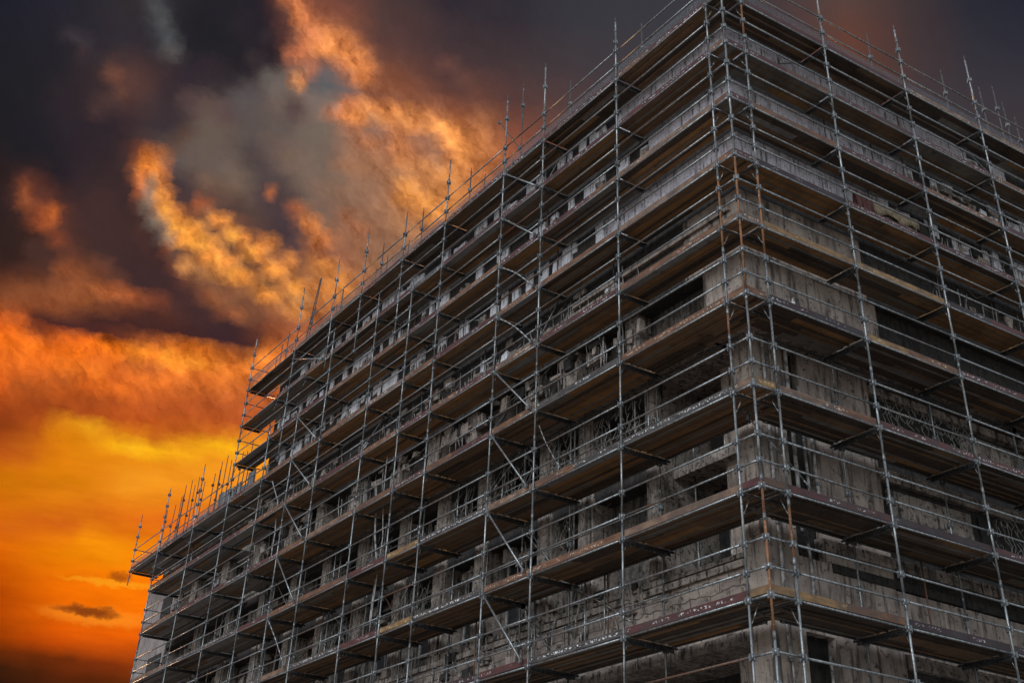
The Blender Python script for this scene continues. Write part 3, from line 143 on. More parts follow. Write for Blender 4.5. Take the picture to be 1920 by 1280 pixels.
    (160, 107, 78, 160, 108, 78, 161, 109, 79, 162, 110, 80, 164, 112, 80, 163, 112, 81, 162, 112, 81, 160, 111, 81, 158, 111, 81, 155, 110, 82, 152, 109, 82, 149, 107, 82, 151, 107, 80, 159, 108, 79, 152, 104, 77, 149, 100, 75, 170, 107, 74, 228, 137, 78, 211, 127, 73, 132, 87, 69, 80, 62, 64, 70, 55, 61, 75, 59, 60, 87, 66, 61, 91, 67, 61, 104, 71, 60, 128, 82, 59, 230, 142, 67, 237, 145, 67, 136, 89, 61, 125, 80, 58, 146, 89, 59),
    (174, 113, 75, 176, 115, 76, 178, 117, 77, 181, 119, 78, 184, 122, 79, 182, 121, 79, 177, 119, 79, 173, 117, 80, 168, 115, 80, 163, 113, 80, 157, 110, 81, 151, 107, 81, 152, 107, 80, 172, 112, 80, 173, 112, 80, 156, 106, 80, 140, 100, 79, 138, 99, 80, 223, 137, 78, 221, 134, 74, 121, 79, 66, 73, 59, 63, 76, 60, 63, 81, 64, 63, 87, 68, 63, 86, 67, 62, 86, 66, 61, 88, 66, 61, 103, 75, 65, 154, 94, 67, 171, 95, 62, 77, 57, 58),
    (187, 118, 72, 190, 121, 73, 193, 124, 75, 196, 127, 76, 201, 130, 77, 201, 131, 78, 192, 126, 78, 184, 122, 78, 177, 119, 79, 170, 115, 79, 162, 112, 80, 153, 107, 80, 149, 106, 80, 147, 105, 81, 158, 108, 81, 171, 112, 81, 140, 102, 83, 125, 98, 85, 118, 96, 85, 154, 103, 77, 183, 110, 71, 144, 87, 67, 75, 60, 63, 77, 62, 64, 85, 69, 68, 100, 82, 74, 94, 73, 65, 102, 79, 70, 101, 76, 66, 102, 73, 63, 106, 79, 68, 81, 64, 63),
    (199, 124, 69, 203, 127, 71, 207, 130, 72, 211, 134, 74, 227, 146, 76, 240, 155, 78, 235, 152, 78, 226, 146, 78, 203, 132, 78, 180, 120, 79, 167, 113, 79, 156, 108, 80, 151, 106, 80, 147, 105, 81, 143, 105, 83, 141, 105, 85, 138, 104, 86, 133, 103, 87, 129, 102, 87, 117, 97, 85, 100, 83, 77, 85, 69, 68, 80, 64, 65, 179, 105, 69, 83, 67, 67, 99, 83, 77, 112, 93, 82, 118, 96, 83, 114, 92, 79, 114, 90, 78, 120, 94, 80, 96, 78, 71),
    (199, 123, 69, 203, 126, 71, 206, 130, 72, 210, 133, 74, 220, 141, 76, 230, 148, 78, 232, 150, 78, 236, 153, 78, 240, 154, 78, 237, 153, 78, 207, 135, 78, 162, 110, 79, 152, 107, 82, 147, 107, 84, 146, 107, 85, 144, 107, 85, 141, 106, 86, 135, 104, 86, 133, 104, 87, 125, 101, 87, 115, 96, 85, 107, 90, 81, 87, 72, 71, 83, 70, 69, 83, 70, 70, 92, 79, 74, 106, 89, 80, 113, 95, 84, 112, 95, 85, 106, 92, 84, 105, 91, 83, 105, 91, 83),
    (194, 118, 69, 198, 123, 71, 203, 127, 73, 208, 131, 74, 213, 136, 76, 214, 138, 77, 206, 133, 78, 202, 131, 78, 211, 137, 78, 231, 149, 78, 206, 135, 79, 166, 113, 80, 154, 109, 83, 150, 108, 84, 150, 108, 84, 143, 107, 86, 131, 105, 90, 127, 103, 90, 123, 102, 90, 123, 102, 90, 123, 103, 90, 122, 102, 90, 119, 99, 88, 104, 88, 82, 86, 73, 72, 80, 68, 68, 86, 74, 71, 97, 83, 77, 103, 88, 81, 103, 88, 81, 104, 89, 81, 104, 90, 82),
    (189, 114, 69, 196, 120, 71, 206, 129, 75, 211, 133, 76, 213, 136, 77, 217, 140, 78, 209, 135, 78, 201, 131, 79, 193, 126, 79, 186, 123, 79, 172, 117, 81, 167, 114, 82, 165, 113, 82, 164, 114, 83, 163, 114, 84, 162, 114, 85, 157, 112, 86, 143, 108, 88, 121, 102, 90, 120, 102, 90, 122, 102, 90, 122, 101, 89, 122, 100, 87, 113, 93, 84, 103, 87, 81, 90, 76, 73, 82, 69, 69, 91, 79, 75, 99, 85, 79, 103, 87, 80, 103, 88, 80, 103, 88, 80),
    (184, 109, 69, 194, 119, 72, 219, 138, 79, 225, 142, 80, 217, 137, 77, 200, 128, 76, 186, 123, 81, 196, 126, 78, 192, 123, 76, 197, 126, 79, 204, 130, 81, 178, 115, 77, 164, 111, 82, 164, 110, 80, 159, 110, 83, 155, 110, 85, 152, 110, 87, 138, 106, 89, 120, 101, 90, 116, 101, 91, 117, 101, 90, 115, 99, 89, 112, 96, 87, 108, 91, 84, 104, 88, 81, 101, 85, 80, 92, 82, 78, 94, 83, 78, 99, 85, 79, 102, 87, 79, 103, 88, 80, 102, 87, 79),
    (169, 99, 65, 168, 99, 65, 207, 129, 73, 236, 150, 80, 227, 143, 80, 204, 130, 80, 159, 109, 84, 157, 106, 82, 171, 112, 80, 182, 113, 73, 197, 124, 77, 206, 129, 80, 174, 114, 83, 184, 120, 84, 188, 120, 83, 173, 115, 85, 153, 110, 88, 137, 107, 91, 123, 103, 91, 117, 102, 92, 116, 101, 91, 115, 100, 90, 103, 90, 84, 101, 89, 83, 101, 89, 83, 95, 84, 80, 91, 81, 78, 92, 81, 77, 93, 80, 77, 95, 77, 74, 97, 79, 75, 99, 81, 75),
    (162, 94, 63, 163, 95, 63, 166, 97, 64, 229, 144, 77, 246, 156, 82, 242, 153, 82, 203, 130, 83, 168, 115, 88, 157, 105, 81, 153, 102, 78, 174, 109, 74, 195, 121, 77, 164, 110, 86, 148, 110, 94, 152, 111, 93, 176, 115, 83, 175, 117, 87, 147, 110, 92, 128, 105, 93, 118, 103, 93, 117, 102, 92, 114, 98, 89, 99, 83, 79, 98, 83, 79, 101, 88, 82, 100, 87, 82, 95, 83, 79, 91, 82, 80, 91, 82, 82, 93, 80, 79, 95, 79, 76, 96, 78, 73),
    (160, 93, 63, 160, 92, 62, 157, 90, 61, 166, 97, 62, 224, 139, 75, 233, 146, 79, 252, 159, 84, 241, 154, 86, 226, 146, 87, 224, 139, 79, 213, 133, 77, 200, 126, 77, 225, 141, 80, 203, 134, 87, 194, 130, 90, 235, 145, 79, 237, 145, 79, 213, 131, 83, 187, 121, 89, 156, 114, 95, 123, 107, 97, 111, 94, 87, 91, 73, 72, 93, 76, 74, 112, 95, 87, 107, 91, 85, 94, 83, 81, 91, 83, 83, 91, 83, 83, 82, 74, 74, 69, 59, 60, 65, 55, 57),
    (158, 92, 63, 152, 88, 62, 140, 82, 60, 140, 82, 59, 145, 84, 59, 158, 95, 63, 173, 106, 67, 186, 115, 71, 198, 123, 73, 205, 128, 75, 206, 129, 75, 231, 144, 82, 227, 142, 81, 221, 137, 79, 226, 140, 82, 216, 135, 81, 209, 126, 80, 199, 123, 83, 139, 108, 96, 128, 109, 102, 126, 110, 103, 122, 105, 98, 121, 100, 90, 117, 99, 91, 113, 101, 95, 114, 103, 97, 97, 88, 84, 81, 73, 73, 72, 64, 65, 54, 47, 50, 51, 43, 48, 53, 44, 50),
    (131, 81, 65, 122, 76, 63, 113, 71, 59, 117, 72, 59, 124, 76, 60, 131, 80, 62, 134, 82, 62, 136, 83, 63, 139, 85, 63, 143, 87, 64, 145, 89, 64, 144, 88, 64, 144, 88, 64, 144, 88, 64, 143, 90, 68, 154, 99, 75, 133, 101, 90, 110, 99, 99, 104, 96, 97, 93, 95, 99, 96, 96, 99, 104, 96, 95, 218, 143, 91, 207, 139, 92, 112, 98, 91, 101, 93, 88, 96, 89, 84, 59, 49, 52, 41, 36, 42, 41, 36, 42, 44, 39, 44, 48, 41, 47),
    (88, 62, 60, 105, 71, 64, 108, 72, 64, 97, 66, 60, 93, 63, 58, 97, 64, 58, 102, 66, 58, 110, 70, 59, 117, 73, 59, 123, 76, 59, 130, 79, 60, 136, 82, 60, 140, 84, 61, 143, 86, 62, 173, 107, 72, 217, 131, 78, 220, 132, 80, 169, 111, 85, 137, 102, 91, 113, 99, 97, 108, 98, 98, 170, 108, 84, 164, 112, 90, 148, 103, 86, 105, 77, 70, 66, 51, 52, 46, 39, 44, 54, 45, 49, 58, 48, 51, 39, 36, 41, 38, 35, 41, 38, 36, 41),
    (74, 58, 59, 75, 58, 59, 88, 63, 61, 104, 70, 64, 105, 71, 64, 95, 66, 61, 84, 59, 58, 89, 61, 57, 97, 64, 58, 105, 68, 58, 112, 71, 59, 119, 74, 59, 124, 77, 59, 129, 79, 59, 163, 100, 69, 226, 136, 80, 238, 145, 82, 231, 139, 81, 195, 119, 80, 148, 98, 81, 127, 88, 77, 162, 102, 79, 181, 110, 79, 195, 114, 77, 171, 101, 71, 64, 46, 46, 43, 36, 42, 45, 38, 44, 41, 37, 43, 40, 36, 42, 38, 35, 41, 36, 35, 40),
    (73, 57, 59, 73, 57, 58, 73, 56, 58, 74, 56, 57, 80, 58, 58, 97, 67, 62, 106, 71, 64, 101, 68, 62, 86, 60, 57, 91, 62, 58, 96, 64, 58, 100, 66, 58, 104, 68, 58, 107, 69, 58, 116, 74, 61, 171, 104, 71, 221, 135, 80, 231, 141, 81, 241, 148, 83, 241, 148, 83, 239, 146, 82, 230, 139, 81, 203, 117, 75, 183, 106, 71, 119, 76, 63, 80, 51, 47, 55, 42, 46, 53, 44, 48, 41, 36, 43, 42, 37, 43, 42, 37, 43, 39, 36, 42),
    (70, 55, 58, 70, 55, 57, 70, 55, 57, 70, 55, 57, 70, 54, 57, 70, 54, 56, 71, 54, 56, 75, 56, 57, 78, 57, 57, 82, 59, 57, 85, 60, 58, 88, 62, 58, 90, 62, 58, 91, 63, 58, 96, 65, 59, 109, 70, 60, 138, 85, 63, 183, 110, 71, 218, 132, 79, 230, 141, 82, 231, 142, 82, 220, 131, 80, 209, 124, 79, 180, 109, 76, 118, 73, 59, 85, 56, 53, 72, 48, 47, 49, 38, 43, 41, 36, 43, 42, 37, 44, 43, 37, 44, 41, 37, 42),
    (62, 52, 56, 63, 52, 56, 64, 52, 56, 65, 53, 56, 65, 52, 56, 65, 52, 56, 65, 52, 56, 69, 54, 56, 73, 55, 57, 77, 57, 57, 80, 58, 57, 82, 59, 58, 84, 60, 58, 85, 61, 58, 89, 62, 58, 98, 66, 59, 111, 71, 60, 124, 76, 61, 137, 82, 62, 155, 93, 65, 162, 96, 66, 167, 98, 67, 198, 116, 74, 225, 132, 81, 212, 126, 78, 112, 70, 58, 83, 55, 52, 60, 42, 44, 42, 36, 43, 40, 36, 43, 40, 36, 43, 38, 36, 41),
    (57, 49, 55, 58, 50, 55, 60, 50, 55, 61, 50, 55, 62, 51, 55, 62, 51, 55, 63, 51, 55, 67, 52, 55, 71, 54, 56, 74, 56, 57, 77, 57, 57, 79, 58, 57, 81, 59, 58, 82, 60, 58, 84, 61, 58, 93, 64, 59, 104, 68, 59, 114, 72, 60, 123, 75, 61, 128, 77, 61, 132, 79, 61, 135, 80, 61, 134, 79, 60, 173, 102, 68, 223, 132, 81, 196, 116, 75, 139, 84, 62, 85, 53, 48, 47, 37, 42, 35, 34, 41, 35, 35, 41, 36, 35, 40),
    (53, 47, 54, 54, 48, 54, 55, 48, 54, 55, 48, 54, 56, 48, 54, 57, 48, 54, 57, 48, 53, 61, 49, 54, 66, 52, 55, 70, 54, 56, 73, 55, 56, 75, 57, 57, 77, 58, 57, 78, 58, 58, 80, 60, 58, 86, 62, 58, 94, 64, 59, 101, 66, 59, 106, 68, 59, 111, 69, 59, 114, 70, 59, 118, 71, 59, 118, 71, 58, 113, 69, 57, 173, 102, 68, 225, 135, 83, 220, 132, 84, 139, 82, 58, 55, 41, 43, 36, 34, 41, 34, 34, 40, 35, 35, 40),
    (51, 46, 54, 51, 46, 54, 51, 46, 53, 51, 45, 53, 51, 45, 53, 50, 44, 52, 50, 44, 52, 52, 45, 52, 58, 48, 53, 62, 50, 54, 66, 52, 55, 69, 54, 56, 72, 56, 57, 74, 57, 57, 76, 58, 58, 82, 60, 58, 90, 63, 58, 96, 65, 59, 102, 67, 59, 107, 68, 59, 112, 70, 60, 116, 72, 60, 119, 72, 60, 110, 68, 57, 110, 68, 56, 138, 83, 61, 135, 80, 59, 84, 54, 50, 60, 44, 45, 43, 37, 42, 34, 34, 40, 35, 35, 40),
    (49, 45, 53, 50, 45, 53, 50, 45, 53, 50, 45, 53, 49, 44, 53, 49, 44, 52, 49, 44, 52, 50, 44, 52, 56, 47, 53, 60, 49, 54, 64, 51, 55, 68, 53, 56, 71, 55, 56, 74, 57, 57, 76, 58, 58, 81, 60, 58, 88, 62, 58, 94, 64, 59, 99, 66, 59, 104, 68, 59, 108, 69, 60, 113, 71, 60, 118, 73, 61, 112, 70, 59, 103, 65, 57, 95, 61, 55, 87, 57, 52, 77, 52, 50, 65, 47, 47, 49, 40, 44, 36, 35, 41, 36, 35, 41),
    (50, 46, 54, 50, 46, 53, 50, 45, 53, 50, 45, 53, 50, 45, 53, 50, 45, 53, 50, 44, 52, 50, 45, 52, 55, 47, 53, 60, 49, 54, 63, 51, 55, 67, 53, 55, 70, 55, 56, 72, 56, 57, 75, 58, 58, 78, 59, 58, 85, 61, 58, 90, 63, 59, 95, 65, 59, 100, 66, 60, 104, 68, 60, 109, 70, 60, 113, 72, 61, 112, 71, 61, 104, 67, 58, 96, 63, 56, 88, 59, 54, 80, 55, 52, 70, 50, 49, 56, 44, 46, 40, 37, 43, 37, 37, 43),
))
SKY_NORTH = (30.0, 2.0, 24.0, 62.0, (
    (64, 56, 60, 64, 56, 60, 64, 56, 60, 66, 58, 62, 68, 59, 62, 69, 60, 62, 66, 60, 62, 79, 63, 62, 104, 72, 61, 132, 87, 64, 158, 104, 75, 158, 108, 79),
    (64, 56, 60, 64, 56, 60, 64, 56, 60, 66, 58, 62, 69, 59, 62, 69, 60, 62, 65, 60, 62, 80, 63, 62, 104, 73, 61, 141, 90, 63, 185, 115, 69, 215, 139, 77),
    (61, 55, 61, 64, 56, 60, 64, 57, 60, 66, 59, 63, 70, 60, 62, 68, 60, 62, 66, 60, 62, 80, 63, 62, 101, 70, 61, 136, 84, 61, 181, 105, 66, 217, 139, 77),
    (51, 50, 60, 56, 54, 62, 61, 56, 62, 67, 60, 63, 80, 66, 66, 73, 63, 64, 66, 60, 62, 74, 61, 62, 88, 65, 62, 113, 73, 62, 146, 84, 62, 246, 156, 83),
    (42, 43, 55, 45, 45, 58, 53, 51, 59, 70, 57, 59, 97, 62, 49, 80, 60, 57, 64, 59, 62, 67, 60, 63, 73, 61, 63, 85, 64, 63, 89, 62, 59, 120, 75, 60),
    (38, 40, 52, 38, 40, 52, 45, 45, 55, 70, 56, 57, 101, 65, 55, 81, 59, 58, 62, 57, 63, 64, 60, 65, 65, 60, 65, 67, 59, 63, 70, 56, 59, 71, 55, 57),
    (38, 40, 51, 38, 40, 51, 43, 44, 53, 68, 57, 58, 90, 69, 64, 76, 61, 61, 61, 56, 62, 60, 59, 65, 60, 59, 66, 59, 57, 64, 53, 48, 55, 56, 48, 54),
    (38, 40, 50, 39, 40, 51, 44, 45, 53, 67, 57, 59, 81, 65, 63, 70, 60, 62, 61, 56, 62, 58, 58, 66, 58, 58, 66, 56, 55, 63, 50, 47, 55, 50, 45, 53),
    (38, 40, 50, 40, 41, 51, 45, 45, 54, 63, 56, 59, 71, 60, 62, 65, 58, 62, 60, 57, 63, 58, 58, 66, 57, 57, 65, 56, 55, 63, 51, 47, 55, 52, 46, 53),
))

def s2l(c):
    return c / 12.92 if c <= .04045 else ((c + .055) / 1.055) ** 2.4

def build_world():
    w = bpy.data.worlds.new("World")
    scene.world = w
    w.use_nodes = True
    nt = w.node_tree
    N, LK = nt.nodes, nt.links
    N.clear()
    def math_(op, a, b=None, clamp=False):
        n = N.new('ShaderNodeMath'); n.operation = op; n.use_clamp = clamp
        for i, v in enumerate((a, b)):
            if v is None: continue
            if isinstance(v, (int, float)): n.inputs[i].default_value = v
            else: LK.new(v, n.inputs[i])
        return n.outputs[0]
    def mix(fac, a, b, mode='MIX'):
        n = N.new('ShaderNodeMix'); n.data_type = 'RGBA'; n.blend_type = mode
        for s, v in ((n.inputs['Factor'], fac), (n.inputs[6], a), (n.inputs[7], b)):
            if isinstance(v, (int, float)): s.default_value = v
            elif isinstance(v, tuple): s.default_value = v + (1,)
            else: LK.new(v, s)
        return n.outputs[2]
    def noise(vec, scale, detail=5, rough=.6):
        n = N.new('ShaderNodeTexNoise')
        LK.new(vec, n.inputs['Vector'])
        n.inputs['Scale'].default_value = scale
        n.inputs['Detail'].default_value = detail
        n.inputs['Roughness'].default_value = rough
        return n
    def rng(v, a, b, c=0., d=1., smooth=True):
        n = N.new('ShaderNodeMapRange')
        if smooth: n.interpolation_type = 'SMOOTHSTEP'
        LK.new(v, n.inputs[0])
        for i, q in enumerate((a, b, c, d)): n.inputs[i + 1].default_value = q
        return n.outputs[0]
    tc = N.new('ShaderNodeTexCoord')
    D = tc.outputs['Generated']
    sep = N.new('ShaderNodeSeparateXYZ'); LK.new(D, sep.inputs[0])
    az0 = math_('MULTIPLY', math_('ARCTAN2', sep.outputs[1], sep.outputs[0]), 57.29578)
    el0 = math_('MULTIPLY', math_('ARCSINE', sep.outputs[2]), 57.29578)
    # slanting stretched coordinates for the cloud grain
    mp = N.new('ShaderNodeMapping'); LK.new(D, mp.inputs[0])
    mp.inputs['Rotation'].default_value = (0.0, 0.5, 0.3)
    mp.inputs['Scale'].default_value = (1.0, 1.0, 1.55)
    V = mp.outputs[0]
    w1 = noise(V, 16, 4, .6); w2 = noise(V, 75, 7, .68)
    s1 = N.new('ShaderNodeSeparateColor'); LK.new(w1.outputs['Color'], s1.inputs[0])
    s2 = N.new('ShaderNodeSeparateColor'); LK.new(w2.outputs['Color'], s2.inputs[0])
    calm = rng(el0, 12.0, 22.0, .35, 1.0)            # the low sky lies in flatter, calmer sheets
    def warp(base, k, a1, a2):
        t = math_('ADD', math_('MULTIPLY', math_('SUBTRACT', s1.outputs[k], .5), a1),
                  math_('MULTIPLY', math_('SUBTRACT', s2.outputs[k], .5), a2))
        return math_('ADD', base, math_('MULTIPLY', t, calm))
    az = warp(az0, 0, .5, 1.0)
    el = warp(el0, 1, .45, .85)
    def sheet(tab, acc=None):
        """interpolates the table; rows go into small node groups so that building stays quick"""
        e0, de, a0, a1, rows = tab
        n = len(rows[0]) // 3
        for first in range(0, len(rows), 12):
            gt = bpy.data.node_groups.new('sky_rows', 'ShaderNodeTree')
            for nm, kind in (('az', 'NodeSocketFloat'), ('el', 'NodeSocketFloat'), ('base', 'NodeSocketColor')):
                gt.interface.new_socket(nm, in_out='INPUT', socket_type=kind)
            gt.interface.new_socket('colour', in_out='OUTPUT', socket_type='NodeSocketColor')
            gi, go = gt.nodes.new('NodeGroupInput'), gt.nodes.new('NodeGroupOutput')
            def gm(op, s, k, clamp=False):
                m = gt.nodes.new('ShaderNodeMath'); m.operation = op; m.use_clamp = clamp
                gt.links.new(s, m.inputs[0]); m.inputs[1].default_value = k
                return m.outputs[0]
            azn = gm('DIVIDE', gm('SUBTRACT', gi.outputs[0], a0), a1 - a0)
            t = gm('DIVIDE', gm('SUBTRACT', gi.outputs[1], e0), de)
            cur = gi.outputs[2]
            for i in range(first, min(first + 12, len(rows))):
                row = rows[i]
                cr = gt.nodes.new('ShaderNodeValToRGB')
                def after(s):            # evaluated only once the row before is done (keeps the shader's stack short)
                    if i == 0: return s
                    m = gt.nodes.new('ShaderNodeMath'); m.operation = 'MULTIPLY_ADD'
                    gt.links.new(cur, m.inputs[0]); m.inputs[1].default_value = 1e-6; gt.links.new(s, m.inputs[2])
                    return m.outputs[0]
                gt.links.new(after(azn), cr.inputs[0])
                stops = cr.color_ramp.elements
                cols = [tuple(s2l(row[3 * j + q] / 255) for q in range(3)) + (1,) for j in range(n)]
                stops[0].position, stops[1].position = 0., 1.
                for j in range(1, n - 1): stops.new(j / (n - 1))
                for j in range(n): stops[j].color = cols[j]
                if i == 0: cur = cr.outputs[0]; continue
                m = gt.nodes.new('ShaderNodeMix'); m.data_type = 'RGBA'
                gt.links.new(gm('SUBTRACT', after(t), float(i - 1), True), m.inputs['Factor'])
                gt.links.new(cur, m.inputs[6]); gt.links.new(cr.outputs[0], m.inputs[7])
                cur = m.outputs[2]
            gt.links.new(cur, go.inputs[0])
            nd = N.new('ShaderNodeGroup'); nd.node_tree = gt
            LK.new(az, nd.inputs[0]); LK.new(el, nd.inputs[1])
            if acc is not None: LK.new(acc, nd.inputs[2])
            acc = nd.outputs[0]
        return acc
    acc = mix(rng(az, 60.0, 62.0), sheet(SKY_NORTH), sheet(SKY_WEST))
    acc = mix(math_('GREATER_THAN', az, 76.25), acc, sheet(SKY_LEFT))
    # cloud grain: wisps combed along the slant of the high cloud, flat streaks in the low sky
    def combed(kx, ky, x, y, detail, rough):
        c = N.new('ShaderNodeCombineXYZ')
        LK.new(math_('MULTIPLY', x, kx), c.inputs[0]); LK.new(math_('MULTIPLY', y, ky), c.inputs[1])
        n = noise(c.outputs[0], 1.0, detail, rough); n.inputs['Distortion'].default_value = .1
        return n.outputs['Fac']
    p_ = math_('SUBTRACT', math_('MULTIPLY', az, .64), math_('MULTIPLY', el, .77))
    q_ = math_('ADD', math_('MULTIPLY', az, .77), math_('MULTIPLY', el, .64))
    wisp = math_('SUBTRACT', combed(.85, .27, p_, q_, 8, .62), .5)
    fine = math_('SUBTRACT', combed(2.3, 1.4, p_, q_, 7, .66), .5)
    flat = math_('SUBTRACT', combed(.30, 1.5, az0, el0, 6, .6), .5)
    hi = math_('MULTIPLY', rng(el0, 18.0, 25.0, .0, 1.0), rng(az0, 50., 62., .25, 1.))
    lo = rng(el0, 23.0, 17.0)
    sc = N.new('ShaderNodeSeparateColor'); LK.new(acc, sc.inputs[0])
    glow = rng(math_('SUBTRACT', sc.outputs[0], sc.outputs[2]), .03, .45, .13, 1.0)      # lit cloud is the most broken
    gr = math_('ADD', math_('MULTIPLY', math_('ADD', math_('MULTIPLY', wisp, 2.2), math_('MULTIPLY', fine, 1.5)), math_('MULTIPLY', hi, glow)), math_('MULTIPLY', flat, math_('MULTIPLY', lo, .55)))
    k = math_('MAXIMUM', math_('ADD', gr, .95), .3)
    gc = N.new('ShaderNodeCombineColor')
    for i, p in enumerate((.92, 1.1, 1.15)): LK.new(math_('POWER', k, p), gc.inputs[i])
    acc = mix(1.0, acc, gc.outputs[0], 'MULTIPLY')
    # small separate clouds near the horizon
    def blob(a, e, ra, re, soft=.5):
        n2 = math_('ADD', math_('POWER', math_('DIVIDE', math_('SUBTRACT', math_('ADD', az0, math_('MULTIPLY', math_('SUBTRACT', s2.outputs[2], .5), 1.1)), a), ra), 2.),
                   math_('POWER', math_('DIVIDE', math_('SUBTRACT', math_('ADD', el0, math_('MULTIPLY', math_('SUBTRACT', s2.outputs[0], .5), .75)), e), re), 2.))
        return rng(n2, 1.0 + soft, 1.0 - soft)
    acc = mix(math_('MULTIPLY', blob(76.0, 12.62, 2.2, .36, .98), .5), acc, (.98, .32, .02))
    acc = mix(math_('MULTIPLY', blob(76.45, 12.78, 1.3, .22, .95), .9), acc, (.20, .034, .005))
    acc = mix(math_('MULTIPLY', blob(75.7, 14.02, 2.0, .14, .98), .6), acc, (.98, .38, .012))
    acc = mix(math_('MULTIPLY', blob(75.5, 14.32, .45, .22, .98), .7), acc, (.25, .05, .006))
    # behind the camera: a plain dusk sky, clear-sky light through grey cloud
    sky = N.new('ShaderNodeTexSky'); sky.sky_type = 'NISHITA'
    sky.sun_disc = False
    sky.sun_elevation = math.radians(SUN_EL)
    sky.sun_rotation = math.radians(90 - SUN_AZ)
    cl = noise(D, 2.2, 6, .55)
    hz = rng(sep.outputs[2], -.05, .75)
    grey = mix(hz, (.44, .43, .435), (.50, .525, .585))
    grey = mix(rng(cl.outputs['Fac'], .35, .7, .0, .45), grey, (.26, .265, .29))
    gap = N.new('ShaderNodeVectorMath'); gap.operation = 'DOT_PRODUCT'      # bright patch added behind the camera, out of view, to light tubes and walls
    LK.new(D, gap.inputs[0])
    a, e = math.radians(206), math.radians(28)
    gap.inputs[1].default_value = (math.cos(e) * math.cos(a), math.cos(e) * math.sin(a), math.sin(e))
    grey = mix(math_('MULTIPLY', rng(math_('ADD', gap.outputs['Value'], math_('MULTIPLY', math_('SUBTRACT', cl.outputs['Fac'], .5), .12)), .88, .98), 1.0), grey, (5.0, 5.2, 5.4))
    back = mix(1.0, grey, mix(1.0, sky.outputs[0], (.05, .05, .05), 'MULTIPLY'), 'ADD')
    dot = N.new('ShaderNodeVectorMath'); dot.operation = 'DOT_PRODUCT'
    LK.new(D, dot.inputs[0])
    a, e = math.radians(66), math.radians(24)
    dot.inputs[1].default_value = (math.cos(e) * math.cos(a), math.cos(e) * math.sin(a), math.sin(e))
    front = rng(dot.outputs['Value'], .46, .74)
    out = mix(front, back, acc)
    low = rng(sep.outputs[2], -.02, -.10)
    out = mix(low, out, (.02, .018, .017))
    bg = N.new('ShaderNodeBackground'); LK.new(out, bg.inputs[0])
    bg.inputs[1].default_value = 1.0
    wo = N.new('ShaderNodeOutputWorld'); LK.new(bg.outputs[0], wo.inputs[0])
    w.cycles.sampling_method = 'MANUAL'
    w.cycles.sample_map_resolution = 512
build_world()

# ---------------------------------------------------------------- materials
def new_mat(name):
    m = bpy.data.materials.new(name)
    m.use_nodes = True
    nt = m.node_tree
    return m, nt.nodes, nt.links, nt.nodes['Principled BSDF']

class Nodes:
    def __init__(s, nt):
        s.N, s.L = nt.nodes, nt.links
    def math(s, op, a, b=None, clamp=False):
        n = s.N.new('ShaderNodeMath'); n.operation = op; n.use_clamp = clamp
        for i, v in enumerate((a, b)):
            if v is None: continue
            if isinstance(v, (int, float)): n.inputs[i].default_value = v
            else: s.L.new(v, n.inputs[i])
        return n.outputs[0]
    def mix(s, fac, a, b, mode='MIX'):
        n = s.N.new('ShaderNodeMix'); n.data_type = 'RGBA'; n.blend_type = mode
        for k, v in ((n.inputs['Factor'], fac), (n.inputs[6], a), (n.inputs[7], b)):
            if isinstance(v, (int, float)): k.default_value = v
            elif isinstance(v, tuple): k.default_value = v + (1,)
            else: s.L.new(v, k)
        return n.outputs[2]
    def coord(s, scale=(1, 1, 1), which='Object', rot=(0, 0, 0)):
        t = s.N.new('ShaderNodeTexCoord')
        m = s.N.new('ShaderNodeMapping')
        s.L.new(t.outputs[which], m.inputs[0])
        m.inputs['Scale'].default_value = scale
        m.inputs['Rotation'].default_value = rot
        return m.outputs[0]
    def place(s, scale=(1, 1, 1)):
        g = s.N.new('ShaderNodeNewGeometry')
        m = s.N.new('ShaderNodeMapping')
        s.L.new(g.outputs['Position'], m.inputs[0])
        m.inputs['Scale'].default_value = scale
        return m.outputs[0]
    def noise(s, vec, scale, detail=4, rough=.6, dist=0.):
        n = s.N.new('ShaderNodeTexNoise')
        s.L.new(vec, n.inputs['Vector'])
        n.inputs['Scale'].default_value = scale
        n.inputs['Detail'].default_value = detail
        n.inputs['Roughness'].default_value = rough
        n.inputs['Distortion'].default_value = dist
        return n.outputs['Fac']
    def rng(s, v, a, b, c=0., d=1.):
        n = s.N.new('ShaderNodeMapRange'); n.interpolation_type = 'SMOOTHSTEP'
        s.L.new(v, n.inputs[0])
        for i, q in enumerate((a, b, c, d)): n.inputs[i + 1].default_value = q
        return n.outputs[0]
    def bump(s, h, strength, dist, bsdf):
        b = s.N.new('ShaderNodeBump')
        s.L.new(h, b.inputs['Height'])
        b.inputs['Strength'].default_value = strength
        b.inputs['Distance'].default_value = dist
        s.L.new(b.outputs[0], bsdf.inputs['Normal'])
    def rand(s):
        return s.N.new('ShaderNodeObjectInfo').outputs['Random']

